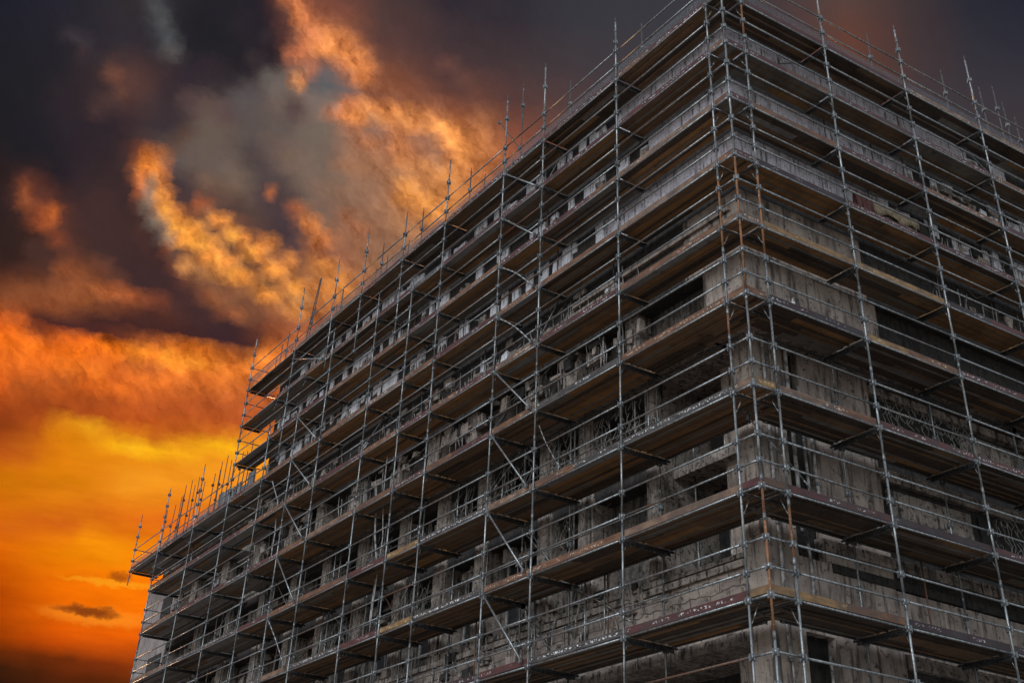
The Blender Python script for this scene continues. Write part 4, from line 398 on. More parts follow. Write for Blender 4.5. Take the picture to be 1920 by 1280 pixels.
def tube_mat(name, base, dark, rust, rust_lo, rust_hi, metal=.65, rough=.36):
    m, N, L, B = new_mat(name)
    q = Nodes(m.node_tree)
    p = q.place()
    streak = q.noise(q.place((9, 9, 1.3)), 3.0, 4, .65)
    c = q.mix(q.rng(streak, .35, .68), base, dark)
    spots = q.noise(p, 26, 3, .6)
    c = q.mix(q.rng(spots, .56, .68, 0, .85), c, tuple(v * .3 for v in dark))
    c = q.mix(q.rng(q.noise(p, 17, 2, .5), .64, .72, 0, .55), c, (.55, .56, .55))
    r = q.noise(p, 1.1, 5, .7)
    rf = q.rng(r, rust_lo, rust_hi)
    c = q.mix(rf, c, rust)
    L.new(c, B.inputs['Base Color'])
    L.new(q.math('MULTIPLY', q.math('SUBTRACT', 1.0, rf), metal), B.inputs['Metallic'])
    L.new(q.rng(spots, .3, .7, rough - .08, rough + .22), B.inputs['Roughness'])
    return m
STEEL = tube_mat("galvanised_steel", (.36, .39, .40), (.125, .132, .136), (.15, .065, .028), .66, .78)
STEEL2 = tube_mat("weathered_steel", (.28, .29, .29), (.085, .085, .083), (.16, .075, .03), .56, .70)
RUST = tube_mat("rusty_steel", (.22, .10, .045), (.12, .05, .02), (.26, .12, .05), .45, .62, .1, .7)
RUSTY = tube_mat("browned_steel", (.13, .085, .065), (.08, .05, .04), (.14, .06, .03), .45, .62, .3, .55)
DSTEEL = tube_mat("dark_steel", (.10, .105, .11), (.05, .05, .05), (.08, .045, .025), .60, .75, .5, .5)
FIT = tube_mat("steel_fitting", (.25, .27, .28), (.08, .085, .09), (.12, .06, .03), .62, .75, .6, .42)

def wood_mat(name, a, b, grain=.5):
    m, N, L, B = new_mat(name)
    q = Nodes(m.node_tree)
    v = q.coord((1, 1, 1))
    # the long axis runs along y on the long facade and along x on the short one: stretch along both, keep fine across
    n1 = q.noise(q.coord((6, .5, 6)), 2.2, 5, .65)
    n2 = q.noise(q.coord((.8, .8, .8)), 1.3, 4, .6)
    n3 = q.noise(v, 9, 4, .7)
    c = q.mix(q.rng(n1, .3, .7), a, b)
    c = q.mix(q.rng(n2, .42, .68, 0, .75), c, tuple(k * .42 for k in a))
    c = q.mix(q.rng(n3, .56, .72, 0, .55), c, (.20, .18, .155))
    c = q.mix(q.rng(q.noise(q.place((1, 1, 1)), .55, 4, .6), .5, .66, 0, .7), c, tuple(k * .5 + .03 for k in a))
    c = q.mix(q.rng(q.noise(q.place((1, 1, 1)), 3.1, 6, .72), .56, .68, 0, .75), c, tuple(k * .22 for k in a))
    c = q.mix(q.math('MULTIPLY', q.rand(), .35), c, tuple(k * .5 for k in b))
    L.new(c, B.inputs['Base Color'])
    B.inputs['Roughness'].default_value = .82
    q.bump(n1, .4, .02, B)
    return m
WOOD = {
    'amber': wood_mat("amber_plank", (.44, .235, .085), (.27, .135, .05)),
    'brown': wood_mat("brown_plank", (.26, .16, .088), (.165, .098, .054)),
    'grey': wood_mat("grey_plank", (.25, .225, .19), (.16, .14, .118)),
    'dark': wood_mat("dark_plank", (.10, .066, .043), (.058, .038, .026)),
    'pale': wood_mat("pale_plank", (.33, .325, .32), (.22, .215, .21)),
}

def toe_mat(name, a, b, mark=(.55, .55, .55), amount=.5, along=1):
    """painted board edge with worn, unreadable stencil flecks along its middle"""
    m, N, L, B = new_mat(name)
    q = Nodes(m.node_tree)
    tc = N.new('ShaderNodeTexCoord')
    sp = N.new('ShaderNodeSeparateXYZ'); L.new(tc.outputs['Object'], sp.inputs[0])
    run = q.math('ADD', sp.outputs[0], sp.outputs[1])
    cmb = N.new('ShaderNodeCombineXYZ')
    L.new(run, cmb.inputs[0]); L.new(sp.outputs[2], cmb.inputs[1])
    L.new(q.math('MULTIPLY', q.rand(), 50.0), cmb.inputs[2])
    flat = cmb.outputs[0]
    def n(sc, vx, vy, det=3):
        mp = N.new('ShaderNodeMapping'); L.new(flat, mp.inputs[0])
        mp.inputs['Scale'].default_value = (vx, vy, 1)
        return q.noise(mp.outputs[0], sc, det, .6)
    c = q.mix(q.rng(n(3, 1, 3, 5), .35, .65), a, b)
    c = q.mix(q.rng(n(1.1, 1, 1, 3), .50, .62, 0, .75), c, tuple(.6 * x + .02 for x in b))
    c = q.mix(q.rng(n(14, 1, 1, 3), .60, .72, 0, .7), c, (.035, .028, .026))
    band = q.math('MULTIPLY', q.rng(sp.outputs[2], .045, .06), q.rng(sp.outputs[2], .115, .10))
    fl = q.rng(n(1, 19, 24, 3), .55, .60)
    cl = q.rng(q.math('ADD', n(1, 1.3, .2, 2), q.math('MULTIPLY', q.math('SUBTRACT', q.rand(), .5), .22)), .62 - .18 * amount, .66 - .16 * amount)
    f = q.math('MULTIPLY', q.math('MULTIPLY', band, fl), q.math('MULTIPLY', cl, .9))
    c = q.mix(f, c, mark)
    L.new(c, B.inputs['Base Color'])
    B.inputs['Roughness'].default_value = .6
    q.bump(n(8, 1, 4, 4), .25, .01, B)
    return m
TOE = {
    'maroon': toe_mat("maroon_toe_board", (.085, .026, .024), (.045, .016, .017), amount=.75),
    'plum': toe_mat("plum_toe_board", (.032, .014, .018), (.018, .010, .013), amount=.9),
    'brown': toe_mat("brown_toe_board", (.17, .082, .042), (.09, .042, .024), (.55, .48, .4), .5),
    'ochre': toe_mat("ochre_toe_board", (.26, .155, .06), (.14, .08, .036), (.6, .5, .3), .5),
    'slate': toe_mat("slate_toe_board", (.075, .07, .067), (.03, .028, .028), (.75, .78, .8), 1.0),
    'tan': toe_mat("tan_toe_board", (.21, .135, .09), (.10, .06, .042), (.6, .55, .5), .5),
}

def wall_mat(name, light, mid, dark, stain=.5, drips=.5, scale=1.0, bump=.5):
    m, N, L, B = new_mat(name)
    q = Nodes(m.node_tree)
    p = q.place()
    n1 = q.noise(p, 1.6 * scale, 7, .65)
    n2 = q.noise(q.place((3.2, 3.2, .35)), 1.9 * scale, 6, .65)
    n3 = q.noise(p, 7 * scale, 6, .72, .4)
    n4 = q.noise(p, 30 * scale, 3, .6)
    c = q.mix(q.rng(n1, .32, .66), light, mid)
    c = q.mix(q.rng(n2, .64 - .22 * drips, .74 - .14 * drips, 0, .85), c, dark)
    c = q.mix(q.rng(n3, .66 - .22 * stain, .74 - .16 * stain, 0, .9), c, tuple(k * .5 for k in dark))
    c = q.mix(q.rng(n4, .58, .74, 0, .5), c, tuple(k * .5 for k in mid))
    L.new(c, B.inputs['Base Color'])
    B.inputs['Roughness'].default_value = .9
    q.bump(q.math('ADD', n3, q.math('MULTIPLY', n4, .5)), bump, .05, B)
    return m
CONC = wall_mat("weathered_concrete", (.40, .335, .29), (.22, .183, .157), (.035, .03, .027), .5, .7)
STONE = wall_mat("dirty_stone", (.42, .365, .32), (.19, .163, .142), (.022, .02, .018), .7, .7, 1.3, .9)
SOOT_SHADE = wall_mat("soot_and_shade_masonry", (.048, .042, .038), (.022, .02, .019), (.007, .0065, .006), .7, .7, 1.2, .9)  # sooty stone; also painted in for shade inside openings and under the cornice
LIME = wall_mat("lilac_limewash", (.64, .625, .69), (.42, .405, .45), (.03, .026, .028), .55, .62, 2.2, .4)
PLAST = wall_mat("white_plaster", (.86, .88, .95), (.62, .63, .68), (.035, .03, .03), .5, .6, 2.4, .6)
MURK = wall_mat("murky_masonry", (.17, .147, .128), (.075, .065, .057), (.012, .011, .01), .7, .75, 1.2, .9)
VOID = wall_mat("painted_dark_interior", (.020, .018, .017), (.014, .013, .012), (.006, .006, .006), .3, .3)  # near-black colour stands in for unlit rooms
PINK = wall_mat("pinkish_render", (.30, .26, .25), (.21, .18, .17), (.06, .048, .042), .45, .65, 1.2)

def brick_mat():
    m, N, L, B = new_mat("coursed_stone")
    q = Nodes(m.node_tree)
    g = N.new('ShaderNodeNewGeometry')
    sp = N.new('ShaderNodeSeparateXYZ'); L.new(g.outputs['Position'], sp.inputs[0])
    cm = N.new('ShaderNodeCombineXYZ')
    L.new(q.math('ADD', sp.outputs[0], sp.outputs[1]), cm.inputs[0]); L.new(sp.outputs[2], cm.inputs[1])
    wob = N.new('ShaderNodeVectorMath'); wob.operation = 'MULTIPLY_ADD'
    nz = N.new('ShaderNodeTexNoise'); L.new(g.outputs['Position'], nz.inputs['Vector']); nz.inputs['Scale'].default_value = 2.5
    nz.inputs['Detail'].default_value = 5
    L.new(nz.outputs['Color'], wob.inputs[0]); wob.inputs[1].default_value = (.34, .26, 0); L.new(cm.outputs[0], wob.inputs[2])
    bk = N.new('ShaderNodeTexBrick'); L.new(wob.outputs[0], bk.inputs['Vector'])
    bk.inputs['Scale'].default_value = 1.0
    bk.inputs['Brick Width'].default_value = .62
    bk.inputs['Row Height'].default_value = .24
    bk.inputs['Mortar Size'].default_value = .016
    bk.inputs['Mortar Smooth'].default_value = .6
    bk.inputs['Color1'].default_value = (.36, .30, .26, 1)
    bk.inputs['Color2'].default_value = (.24, .20, .175, 1)
    bk.inputs['Mortar'].default_value = (.085, .072, .062, 1)
    n3 = q.noise(g.outputs['Position'], 5, 7, .7)
    c = q.mix(q.rng(q.noise(q.place((1, 1, 2.2)), 1.2, 6, .7), .42, .64, 0, .8), bk.outputs['Color'], (.15, .125, .108))
    c = q.mix(q.rng(n3, .5, .66, 0, .85), c, (.03, .026, .023))
    L.new(c, B.inputs['Base Color'])
    B.inputs['Roughness'].default_value = .9
    q.bump(q.math('SUBTRACT', n3, q.math('MULTIPLY', bk.outputs['Fac'], .8)), .7, .05, B)
    return m
COURSE = brick_mat()

def plain_mat(name, col, rough=.6, metal=0., var=.4, scale=6):
    m, N, L, B = new_mat(name)
    q = Nodes(m.node_tree)
    n = q.noise(q.place(), scale, 5, .65)
    L.new(q.mix(q.rng(n, .35, .7), col, tuple(k * (1 - var) for k in col)), B.inputs['Base Color'])
    B.inputs['Roughness'].default_value = rough
    B.inputs['Metallic'].default_value = metal
    return m
PIPE = plain_mat("pale_pipe", (.42, .40, .39), .5, 0, .7, 9)
WIRE = plain_mat("pale_wire", (.36, .345, .32), .55, .2, .5)
GLASS = plain_mat("dirty_glass", (.018, .02, .023), .15, 0, .5)
FRAME = plain_mat("old_window_paint", (.27, .255, .24), .7, 0, .6)
CABLE = plain_mat("grey_hose", (.34, .34, .34), .5, 0, .4)
BOXM = plain_mat("dark_plastic", (.04, .042, .045), .45)
YEL = plain_mat("beige_cloth", (.27, .215, .14), .85, 0, .6, 12)
MAR = plain_mat("maroon_cloth", (.10, .035, .03), .85, 0, .6, 12)
WHI = plain_mat("white_bottle", (.6, .6, .58), .4)
SLATE = wall_mat("grey_slate_block", (.22, .22, .23), (.14, .14, .15), (.05, .05, .05), .4, .5)
BAR = plain_mat("dark_bar", (.085, .08, .08), .6, .4, .5)

def mesh_guard_mat():
    """fine wire mesh: real holes between crossing wires"""
    m, N, L, B = new_mat("fine_wire_mesh")
    q = Nodes(m.node_tree)
    tc = N.new('ShaderNodeTexCoord')
    sp = N.new('ShaderNodeSeparateXYZ'); L.new(tc.outputs['Object'], sp.inputs[0])
    run = q.math('ADD', sp.outputs[0], sp.outputs[1])
    nz = q.noise(tc.outputs['Object'], 9, 3)
    jit = q.math('MULTIPLY', nz, .14)
    def stripe(v, p, w):
        f = q.math('FRACT', q.math('DIVIDE', q.math('ADD', v, jit), p))
        return q.math('LESS_THAN', f, w)
    wires = q.math('MAXIMUM', stripe(run, .05, .17), stripe(sp.outputs[2], .05, .17))
    blot = q.rng(q.noise(tc.outputs['Object'], 16, 4, .7), .60, .64)
    a = q.math('MAXIMUM', wires, blot)
    L.new(a, B.inputs['Alpha'])
    B.inputs['Base Color'].default_value = (.12, .125, .14, 1)
    B.inputs['Roughness'].default_value = .6
    return m
MESHM = mesh_guard_mat()

# ---------------------------------------------------------------- mesh builder
class MB:
    def __init__(s, side='long'):
        s.v, s.f, s.mi, s.sm, s.mats, s.side = [], [], [], [], [], side
    def P(s, d, u, z):
        return (d, u, z) if s.side == 'long' else (u, d, z) if s.side == 'short' else (d, u, z)
    def _mat(s, m):
        if m not in s.mats: s.mats.append(m)
        return s.mats.index(m)
    def box(s, d0, d1, u0, u1, z0, z1, m, jit=0., tilt=0.):
        b = len(s.v); k = s._mat(m)
        for (d, u, z) in ((d0, u0, z0), (d1, u0, z0), (d1, u1, z0), (d0, u1, z0), (d0, u0, z1), (d1, u0, z1), (d1, u1, z1), (d0, u1, z1)):
            j = [rnd.uniform(-jit, jit) for _ in range(3)] if jit else (0, 0, 0)
            s.v.append(s.P(d + j[0], u + j[1], z + j[2] + tilt * (u - u0)))
        for f in ((0, 1, 2, 3), (4, 7, 6, 5), (0, 4, 5, 1), (1, 5, 6, 2), (2, 6, 7, 3), (3, 7, 4, 0)):
            s.f.append(tuple(b + i for i in f)); s.mi.append(k); s.sm.append(False)
        return s
    def tube(s, a, b, r, m, n=8, r2=None, caps=True):
        """a, b are (d, u, z)"""
        A, Bv = Vector(s.P(*a)), Vector(s.P(*b))
        ax = (Bv - A).normalized()
        ref = Vector((0, 0, 1)) if abs(ax.z) < .9 else Vector((1, 0, 0))
        x = ax.cross(ref).normalized(); y = ax.cross(x)
        base = len(s.v); k = s._mat(m)
        for c, rr in ((A, r), (Bv, r if r2 is None else r2)):
            for i in range(n):
                t = 2 * math.pi * i / n
                s.v.append(tuple(c + (x * math.cos(t) + y * math.sin(t)) * rr))
        for i in range(n):
            j = (i + 1) % n
            s.f.append((base + i, base + j, base + n + j, base + n + i)); s.mi.append(k); s.sm.append(True)
        if caps:
            s.f.append(tuple(base + i for i in range(n))[::-1]); s.mi.append(k); s.sm.append(False)
            s.f.append(tuple(base + n + i for i in range(n))); s.mi.append(k); s.sm.append(False)
        return s
    def path(s, pts, r, m, n=6):
        for a, b in zip(pts[:-1], pts[1:]): s.tube(a, b, r, m, n)
        return s
    def build(s, name, parent=None, loc=None):
        if not s.v: return None
        org = Vector(s.P(*loc)) if loc else Vector((0, 0, 0))
        me = bpy.data.meshes.new(name)
        me.from_pydata([tuple(Vector(v) - org) for v in s.v], [], s.f)
        for m in s.mats: me.materials.append(m)
        for i, p in enumerate(me.polygons):
            p.material_index = s.mi[i]; p.use_smooth = s.sm[i]
        bm = bmesh.new(); bm.from_mesh(me)
        bmesh.ops.recalc_face_normals(bm, faces=bm.faces)
        bm.to_mesh(me); bm.free()
        o = bpy.data.objects.new(name, me)
        COL.objects.link(o)
        o.location = org
        if parent is not None:
            o.parent = parent
            o.location = org - parent.location
        return o

def thing(name, label, cat, loc=(0, 0, 0), group=None):
    o = bpy.data.objects.new(name, None)
    o.empty_display_size = .3
    COL.objects.link(o)
    o.location = loc
    o['label'] = label; o['category'] = cat
    if group: o['group'] = group
    return o
def tag(o, label, cat, group=None):
    o['label'] = label; o['category'] = cat
    if group: o['group'] = group
    return o
def struct(o, kind='structure'):
    o['kind'] = kind
    return o

# ---------------------------------------------------------------- ground
g = MB().box(-1500, 1500, -1500, 1500, -1, 0, plain_mat("dusty_paving", (.27, .25, .23), .9, 0, .35, .4))
struct(g.build('ground'))

# ---------------------------------------------------------------- measures
ZL = {-1: 22.19, 0: 20.56, 1: 18.90, 2: 17.25, 3: 15.57, 4: 13.72, 5: 11.66, 6: 9.60, 7: 7.60, 8: 5.60}
LOW = [.58, 4.27, 7.78, 9.93, 13.48, 15.42, 17.92, 21.5, 23.9, 26.6, 30.05, 33.95, 38.45, 42.3]    # uprights of the long facade
TOP = [.58, 4.27, 7.78, 9.93, 13.48, 16.4, 19.52, 22.0, 25.3, 30.05]                               # those of its topmost lift
SH = [.66, 3.56, 6.66, 9.76, 12.85, 15.95, 19.05, 22.15]                                           # short facade
def end_of(k):
    return 30.05 if k < 2 else 42.3 if k == 2 else 38.45
def posts(k):
    return TOP if k == -1 else [u for u in LOW if u <= end_of(k) + .01]
def depth(k):
    return .86 if k <= 3 else 1.12 if k == 4 else 1.34
MIDR, TOPR = .50, 1.03
RT, RS = .0225, .0255

def collar(b, d, u, z, m=FIT):
    """star-shaped rosette clamp where rails meet an upright"""
    b.tube((d, u, z - .05), (d, u, z + .05), .045, m, 8)
    for a in ((1, 0), (-1, 0), (0, 1), (0, -1)):
        b.box(d + a[0] * .058 - .017, d + a[0] * .058 + .017, u + a[1] * .058 - .017, u + a[1] * .058 + .017, z - .06 - rnd.uniform(0, .02), z + .045, m)

def upright(parent, side, d, u, z0, z1, secs=None, taper=True, collars=True, r=RS):
    b = MB(side)
    z = z0
    if secs is None:
        secs = []
        zz = z0
        while zz < z1 - .01:
            step = rnd.choice((2., 3.))
            secs.append((min(zz + step, z1), STEEL if rnd.random() < .72 else STEEL2)); zz += step
    dx = 0
    for (ze, m) in secs:
        ze = min(ze, z1)
        if ze <= z: continue
        b.tube((d, u, z), (d, u, ze), r, m)
        if ze < z1 - .05: b.tube((d, u, ze - .07), (d, u, ze + .07), r * 1.22, FIT)
        z = ze
    if taper: b.tube((d, u, z1), (d, u, z1 + .18), r * .62, DSTEEL)
    if z0 <= .01: b.box(d - .08, d + .08, u - .08, u + .08, .0, .012, FIT)
    if collars:
        for k in ZL:
            for dz in (0, MIDR, TOPR):
                zc = ZL[k] + dz
                if z0 < zc < z1: collar(b, d, u, zc)
        if z1 > 23.4: collar(b, d, u, z1 - .75)
    return b.build('standard', parent, (d, u, z0))

def rail(parent, side, name, d, u0, u1, z, cuts, r=RT, mats=None):
    """one run of tubes, joined end to end at the uprights"""
    b = MB(side)
    pts = [u0] + [c for c in cuts if u0 + .05 < c < u1 - .05] + [u1]
    sag = 0
    for a, c in zip(pts[:-1], pts[1:]):
        m = mats or (STEEL if rnd.random() < .78 else STEEL2 if rnd.random() < .9 else RUSTY)
        j0, j1 = rnd.uniform(-.008, .008), rnd.uniform(-.008, .008)
        b.tube((d, a + .03, z + j0), (d, c - .03, z + j1), r, m)
        for e, jj in ((a + .085, j0), (c - .085, j1)):
            b.tube((d, e - .035, z + jj), (d, e + .035, z + jj), r * 1.3, FIT)
    return b.build(name, parent, (d, u0, z))

# ---------------------------------------------------------------- scaffold frames
fl = thing('scaffold', 'long grey tube scaffold frame climbing the facade that recedes towards the sunset', 'scaffold', (0, 4.27, 0))
tops = {4.27: 24.3, 7.78: 25.0, 9.93: 25.1, 13.48: 24.6}
for u in LOW[1:5]: upright(fl, 'long', 0, u, 0, tops[u])
for u, z1 in zip(LOW[5:], (20.9, 21.4, 21.5, 19.1, 19.3, 24.6, 19.9, 20.1)): upright(fl, 'long', 0, u, 0, z1)
for u, z0, z1 in ((16.4, 18.9, 24.0), (19.52, 19.9, 24.8), (22.0, 20.2, 24.7), (25.3, 17.6, 24.9), (42.3, 16.6, 19.8)):
    upright(fl, 'long', 0, u, z0, z1, r=RS * .95)
for k in ZL:                                                        # rails and ledgers of the long side
    e = end_of(k)
    cuts = posts(k)
    for dz in (MIDR, TOPR): rail(fl, 'long', 'guard_rail', 0, .58, e, ZL[k] + dz, cuts)
    if k < 8: rail(fl, 'long', 'ledger', .0, .58, e, ZL[k], cuts, RT, STEEL)
    if 3 < k < 8: rail(fl, 'long', 'ledger', 1.25, 1.4, e, ZL[k], cuts, RT, DSTEEL)
# inner row, from the street up to the overhang, and the tops that stand over the roof edge
for u in (4.47, 7.98, 10.1, 13.6, 15.6, 18.1, 21.7, 24.1, 26.8, 30.2, 34.1, 38.5): upright(fl, 'long', 1.25, u, 0, 14.4, taper=False, r=.024)
for u, z1 in ((4.63, 25.0), (8.22, 25.2), (11.0, 26.9), (14.22, 25.2), (17.63, 25.3), (20.78, 25.3), (24.2, 24.9), (27.2, 25.4), (29.6, 25.0)):
    upright(fl, 'long', 1.25, u, 22.2, z1, [(30, DSTEEL)], r=.024)
def brace(parent, side, a, b_, bend=0., m=STEEL, r=.024):
    b = MB(side)
    A, Bv = Vector(a), Vector(b_)
    if bend:
        pts = []
        for i in range(9):
            t = i / 8
            p = A.lerp(Bv, t); p.z += bend * math.sin(math.pi * t)
            pts.append(tuple(p))
        b.path(pts, r, m)
    else: b.tube(a, b_, r, m)
    for p, sgn in ((A, 1), (Bv, -1)):
        b.box(p.x - .04, p.x + .03, p.y - .035, p.y + .035, p.z - .05, p.z + .05, FIT)
    return b.build('brace', parent, a)
for k in range(-1, 7):
    brace(fl, 'long', (-.045, 9.72, ZL[k] - .12), (-.045, 8.02, ZL[k + 1] + .16), .10 if k in (1, 2) else 0)
    if k >= 1: brace(fl, 'long', (-.045, 23.7, ZL[k] - .1), (-.045, 21.75, ZL[k + 1] + .15), .07 if k == 5 else 0)
    if k >= 3: brace(fl, 'long', (1.2, 9.9, ZL[k] - .3), (1.2, 8.4, ZL[k + 1] + .3), .06, STEEL2, .017)
brace(fl, 'long', (-.045, 25.2, ZL[-1] - .4), (-.045, 22.2, ZL[0] + .1))
brace(fl, 'long', (.5, 11.2, 25.2), (.5, 9.9, 23.4), 0, DSTEEL, .02)
for k, u0, u1 in ((4, 13.6, 26.8), (5, 4.5, 13.6), (5, 15.6, 30.2), (6, 4.5, 24.1), (7, 4.5, 30.2)):
    for dz in (.55, 1.1):
        rail(fl, 'long', 'inner_rail', 1.22, u0, u1, ZL[k] + dz, (7.98, 10.1, 13.6, 15.6, 18.1, 21.7, 24.1, 26.8), .017, STEEL2)
rq = random.Random(21)
def odd_tubes(parent, side, spots, k0, k1, n):
    """short uprights and stray braces put in where the work needed them"""
    for i in range(n):
        k = rq.randint(k0, k1)
        ps_ = [u for u in spots if u <= end_of(k)] if side == 'long' else spots
        j = rq.randrange(len(ps_) - 1)
        a, c = ps_[j], ps_[j + 1]
        d = .80 if k <= 3 else 1.15
        zt = ZL[k - 1] - .02
        m = rq.choice((STEEL, STEEL2, STEEL2, RUSTY))
        if rq.random() < .6:
            u = rq.uniform(a + .3, c - .3)
            MB(side).tube((d, u, ZL[k] + .08), (d + rq.uniform(-.03, .03), u + rq.uniform(-.06, .06), zt), .02, m).build('short_upright', parent, (d, u, ZL[k]))
        else:
            s_ = rq.choice((0, 1))
            brace(parent, side, (d - .05, a + .2 if s_ else c - .2, zt - .1), (d - .05, c - .4 if s_ else a + .4, ZL[k] + .25), rq.choice((0, 0, .06)), m, .019)
odd_tubes(fl, 'long', LOW[1:], 0, 7, 70)
# end frames at the far ends: rails across the scaffold
for u, ks in ((30.05, (-1, 0, 1)), (42.3, (2,)), (38.45, (3, 4, 5, 6, 7))):
    for k in ks:
        for dz in (.05, MIDR, TOPR): MB('long').tube((0, u, ZL[k] + dz), (1.2, u, ZL[k] + dz), .02, DSTEEL).build('end_rail', fl, (0, u, ZL[k] + dz))

fs = thing('scaffold', 'grey tube scaffold frame over the short facade with the tall corner pier', 'scaffold', (3.56, 0, 0))
for u, z1 in zip(SH[1:], (25.3, 24.4, 24.8, 24.9, 25.2, 24.7, 25.0)): upright(fs, 'short', 0, u, 0, z1)
for u in (3.75, 7.0, 10.1, 13.1, 16.2, 19.3): upright(fs, 'short', 1.25, u, 0, 14.4, taper=False, r=.024)
for u, z1 in ((7.07, 25.2), (10.36, 25.4), (12.2, 25.6), (12.95, 26.0), (13.3, 25.5), (13.8, 25.1), (16.3, 25.3)):
    upright(fs, 'short', 1.25, u, 22.2, z1, [(30, DSTEEL)], r=.022)
for k in ZL:
    for dz in (MIDR, TOPR): rail(fs, 'short', 'guard_rail', 0, .66, 22.15, ZL[k] + dz, SH)
    if k < 8: rail(fs, 'short', 'ledger', .0, .66, 22.15, ZL[k], SH, RT, STEEL)
    if 3 < k < 8: rail(fs, 'short', 'ledger', 1.25, 1.4, 22.15, ZL[k], SH, RT, DSTEEL)

odd_tubes(fs, 'short', SH, 0, 7, 28)

fc = thing('scaffold_tower', 'narrow corner scaffold bay of three close uprights, partly rusty, before the pier', 'scaffold', (0, 0, 0))
upright(fc, 'plan', 0, 0, 0, 25.6, [(4.4, STEEL), (6.9, STEEL), (9.0, RUST), (9.75, RUST), (11.7, STEEL), (13.6, STEEL2), (17.25, RUST), (20.6, STEEL), (26, STEEL)])['label'] = 'front corner upright with two rusty lengths'
upright(fc, 'plan', 0, .58, 0, 25.2, [(4.0, STEEL), (7.6, STEEL), (11.66, STEEL), (12.9, STEEL2), (13.5, RUST), (15.0, STEEL), (16.9, RUST), (20.5, STEEL), (22.0, STEEL2), (26, STEEL)])
upright(fc, 'plan', .66, 0, 0, 25.4, [(4.0, STEEL), (8.3, STEEL), (9.4, RUST), (11.6, STEEL2), (13.6, STEEL2), (14.8, STEEL2), (17.0, RUST), (18.6, STEEL2), (20.9, STEEL2), (23.2, RUST), (26, STEEL)])
for k in ZL:
    for dz in (MIDR, TOPR):
        z = ZL[k] + dz
        MB('plan').tube((0, .03, z), (0, .55, z), RT, STEEL).build('guard_rail', fc, (0, .03, z))
        MB('plan').tube((.03, 0, z), (.63, 0, z), RT, STEEL).build('guard_rail', fc, (.03, 0, z))
    if k < 8:
        z = ZL[k]
        b = MB('plan').tube((0, .03, z), (0, .55, z), RT * 1.15, STEEL).tube((.03, 0, z), (.63, 0, z), RT * 1.15, STEEL)
        b.tube((.02, .58, z), (1.3, .58, z), RT, DSTEEL).tube((.66, .02, z), (.66, 1.3, z), RT, DSTEEL)
        b.build('ledger', fc, (0, 0, z))
        b = MB('plan').path([(.02, .58, z - .42), (.10, .58, z - .30), (.22, .58, z - .04)], .014, STEEL2)
        b.build('knee_brace', fc, (.02, .58, z - .42))
        MB('plan').path([(.66, .02, z - .42), (.66, .10, z - .30), (.66, .22, z - .04)], .014, STEEL2).build('knee_brace', fc, (.66, .02, z - .42))

# ---------------------------------------------------------------- plank walkways
ORDL = {-1: 'topmost', 0: 'second from the top', 1: 'third from the top', 2: 'fourth from the top', 3: 'fifth from the top',
        4: 'fourth from the bottom', 5: 'third from the bottom', 6: 'second from the bottom', 7: 'lowest'}
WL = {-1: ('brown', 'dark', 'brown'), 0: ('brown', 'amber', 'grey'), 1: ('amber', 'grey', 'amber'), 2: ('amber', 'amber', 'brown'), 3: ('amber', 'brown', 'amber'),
      4: ('brown', 'amber', 'brown'), 5: ('brown', 'amber', 'brown'), 6: ('brown', 'dark', 'brown'), 7: ('dark', 'brown', 'dark')}  # lower decks get darker planks: fall-off of light put into the wood colour
TOEL = {-1: ['maroon', 'maroon', 'plum'], 0: ['maroon', 'maroon', 'maroon'], 1: ['tan', 'brown', 'maroon', 'brown'], 2: ['tan', 'brown', 'brown', 'maroon'],
        3: ['brown', 'maroon', 'tan', 'maroon'], 4: ['brown', 'slate', 'brown', 'maroon', 'maroon'], 5: ['slate', 'slate', 'tan', 'slate', 'ochre', 'maroon'],
        6: ['tan', 'brown', 'brown', 'slate', 'ochre', 'maroon'], 7: ['maroon', 'slate', 'maroon', 'plum', 'brown']}
TOES = {-1: ['maroon', 'maroon'], 0: ['maroon', 'maroon'], 1: ['brown', 'maroon'], 2: ['plum', 'maroon', 'maroon'], 3: ['ochre', 'ochre', 'plum'],
        4: ['plum', 'ochre', 'maroon'], 5: ['tan', 'maroon', 'maroon'], 6: ['maroon', 'plum', 'maroon'], 7: ['ochre', 'plum', 'plum']}
WS = {-1: ('dark', 'dark'), 0: ('grey', 'brown'), 1: ('dark', 'brown'), 2: ('amber', 'brown'), 3: ('amber', 'brown'), 4: ('dark', 'dark'), 5: ('dark', 'dark'), 6: ('dark', 'dark'), 7: ('dark', 'dark')}  # dark wood on the lower lifts stands in for dimmer light there

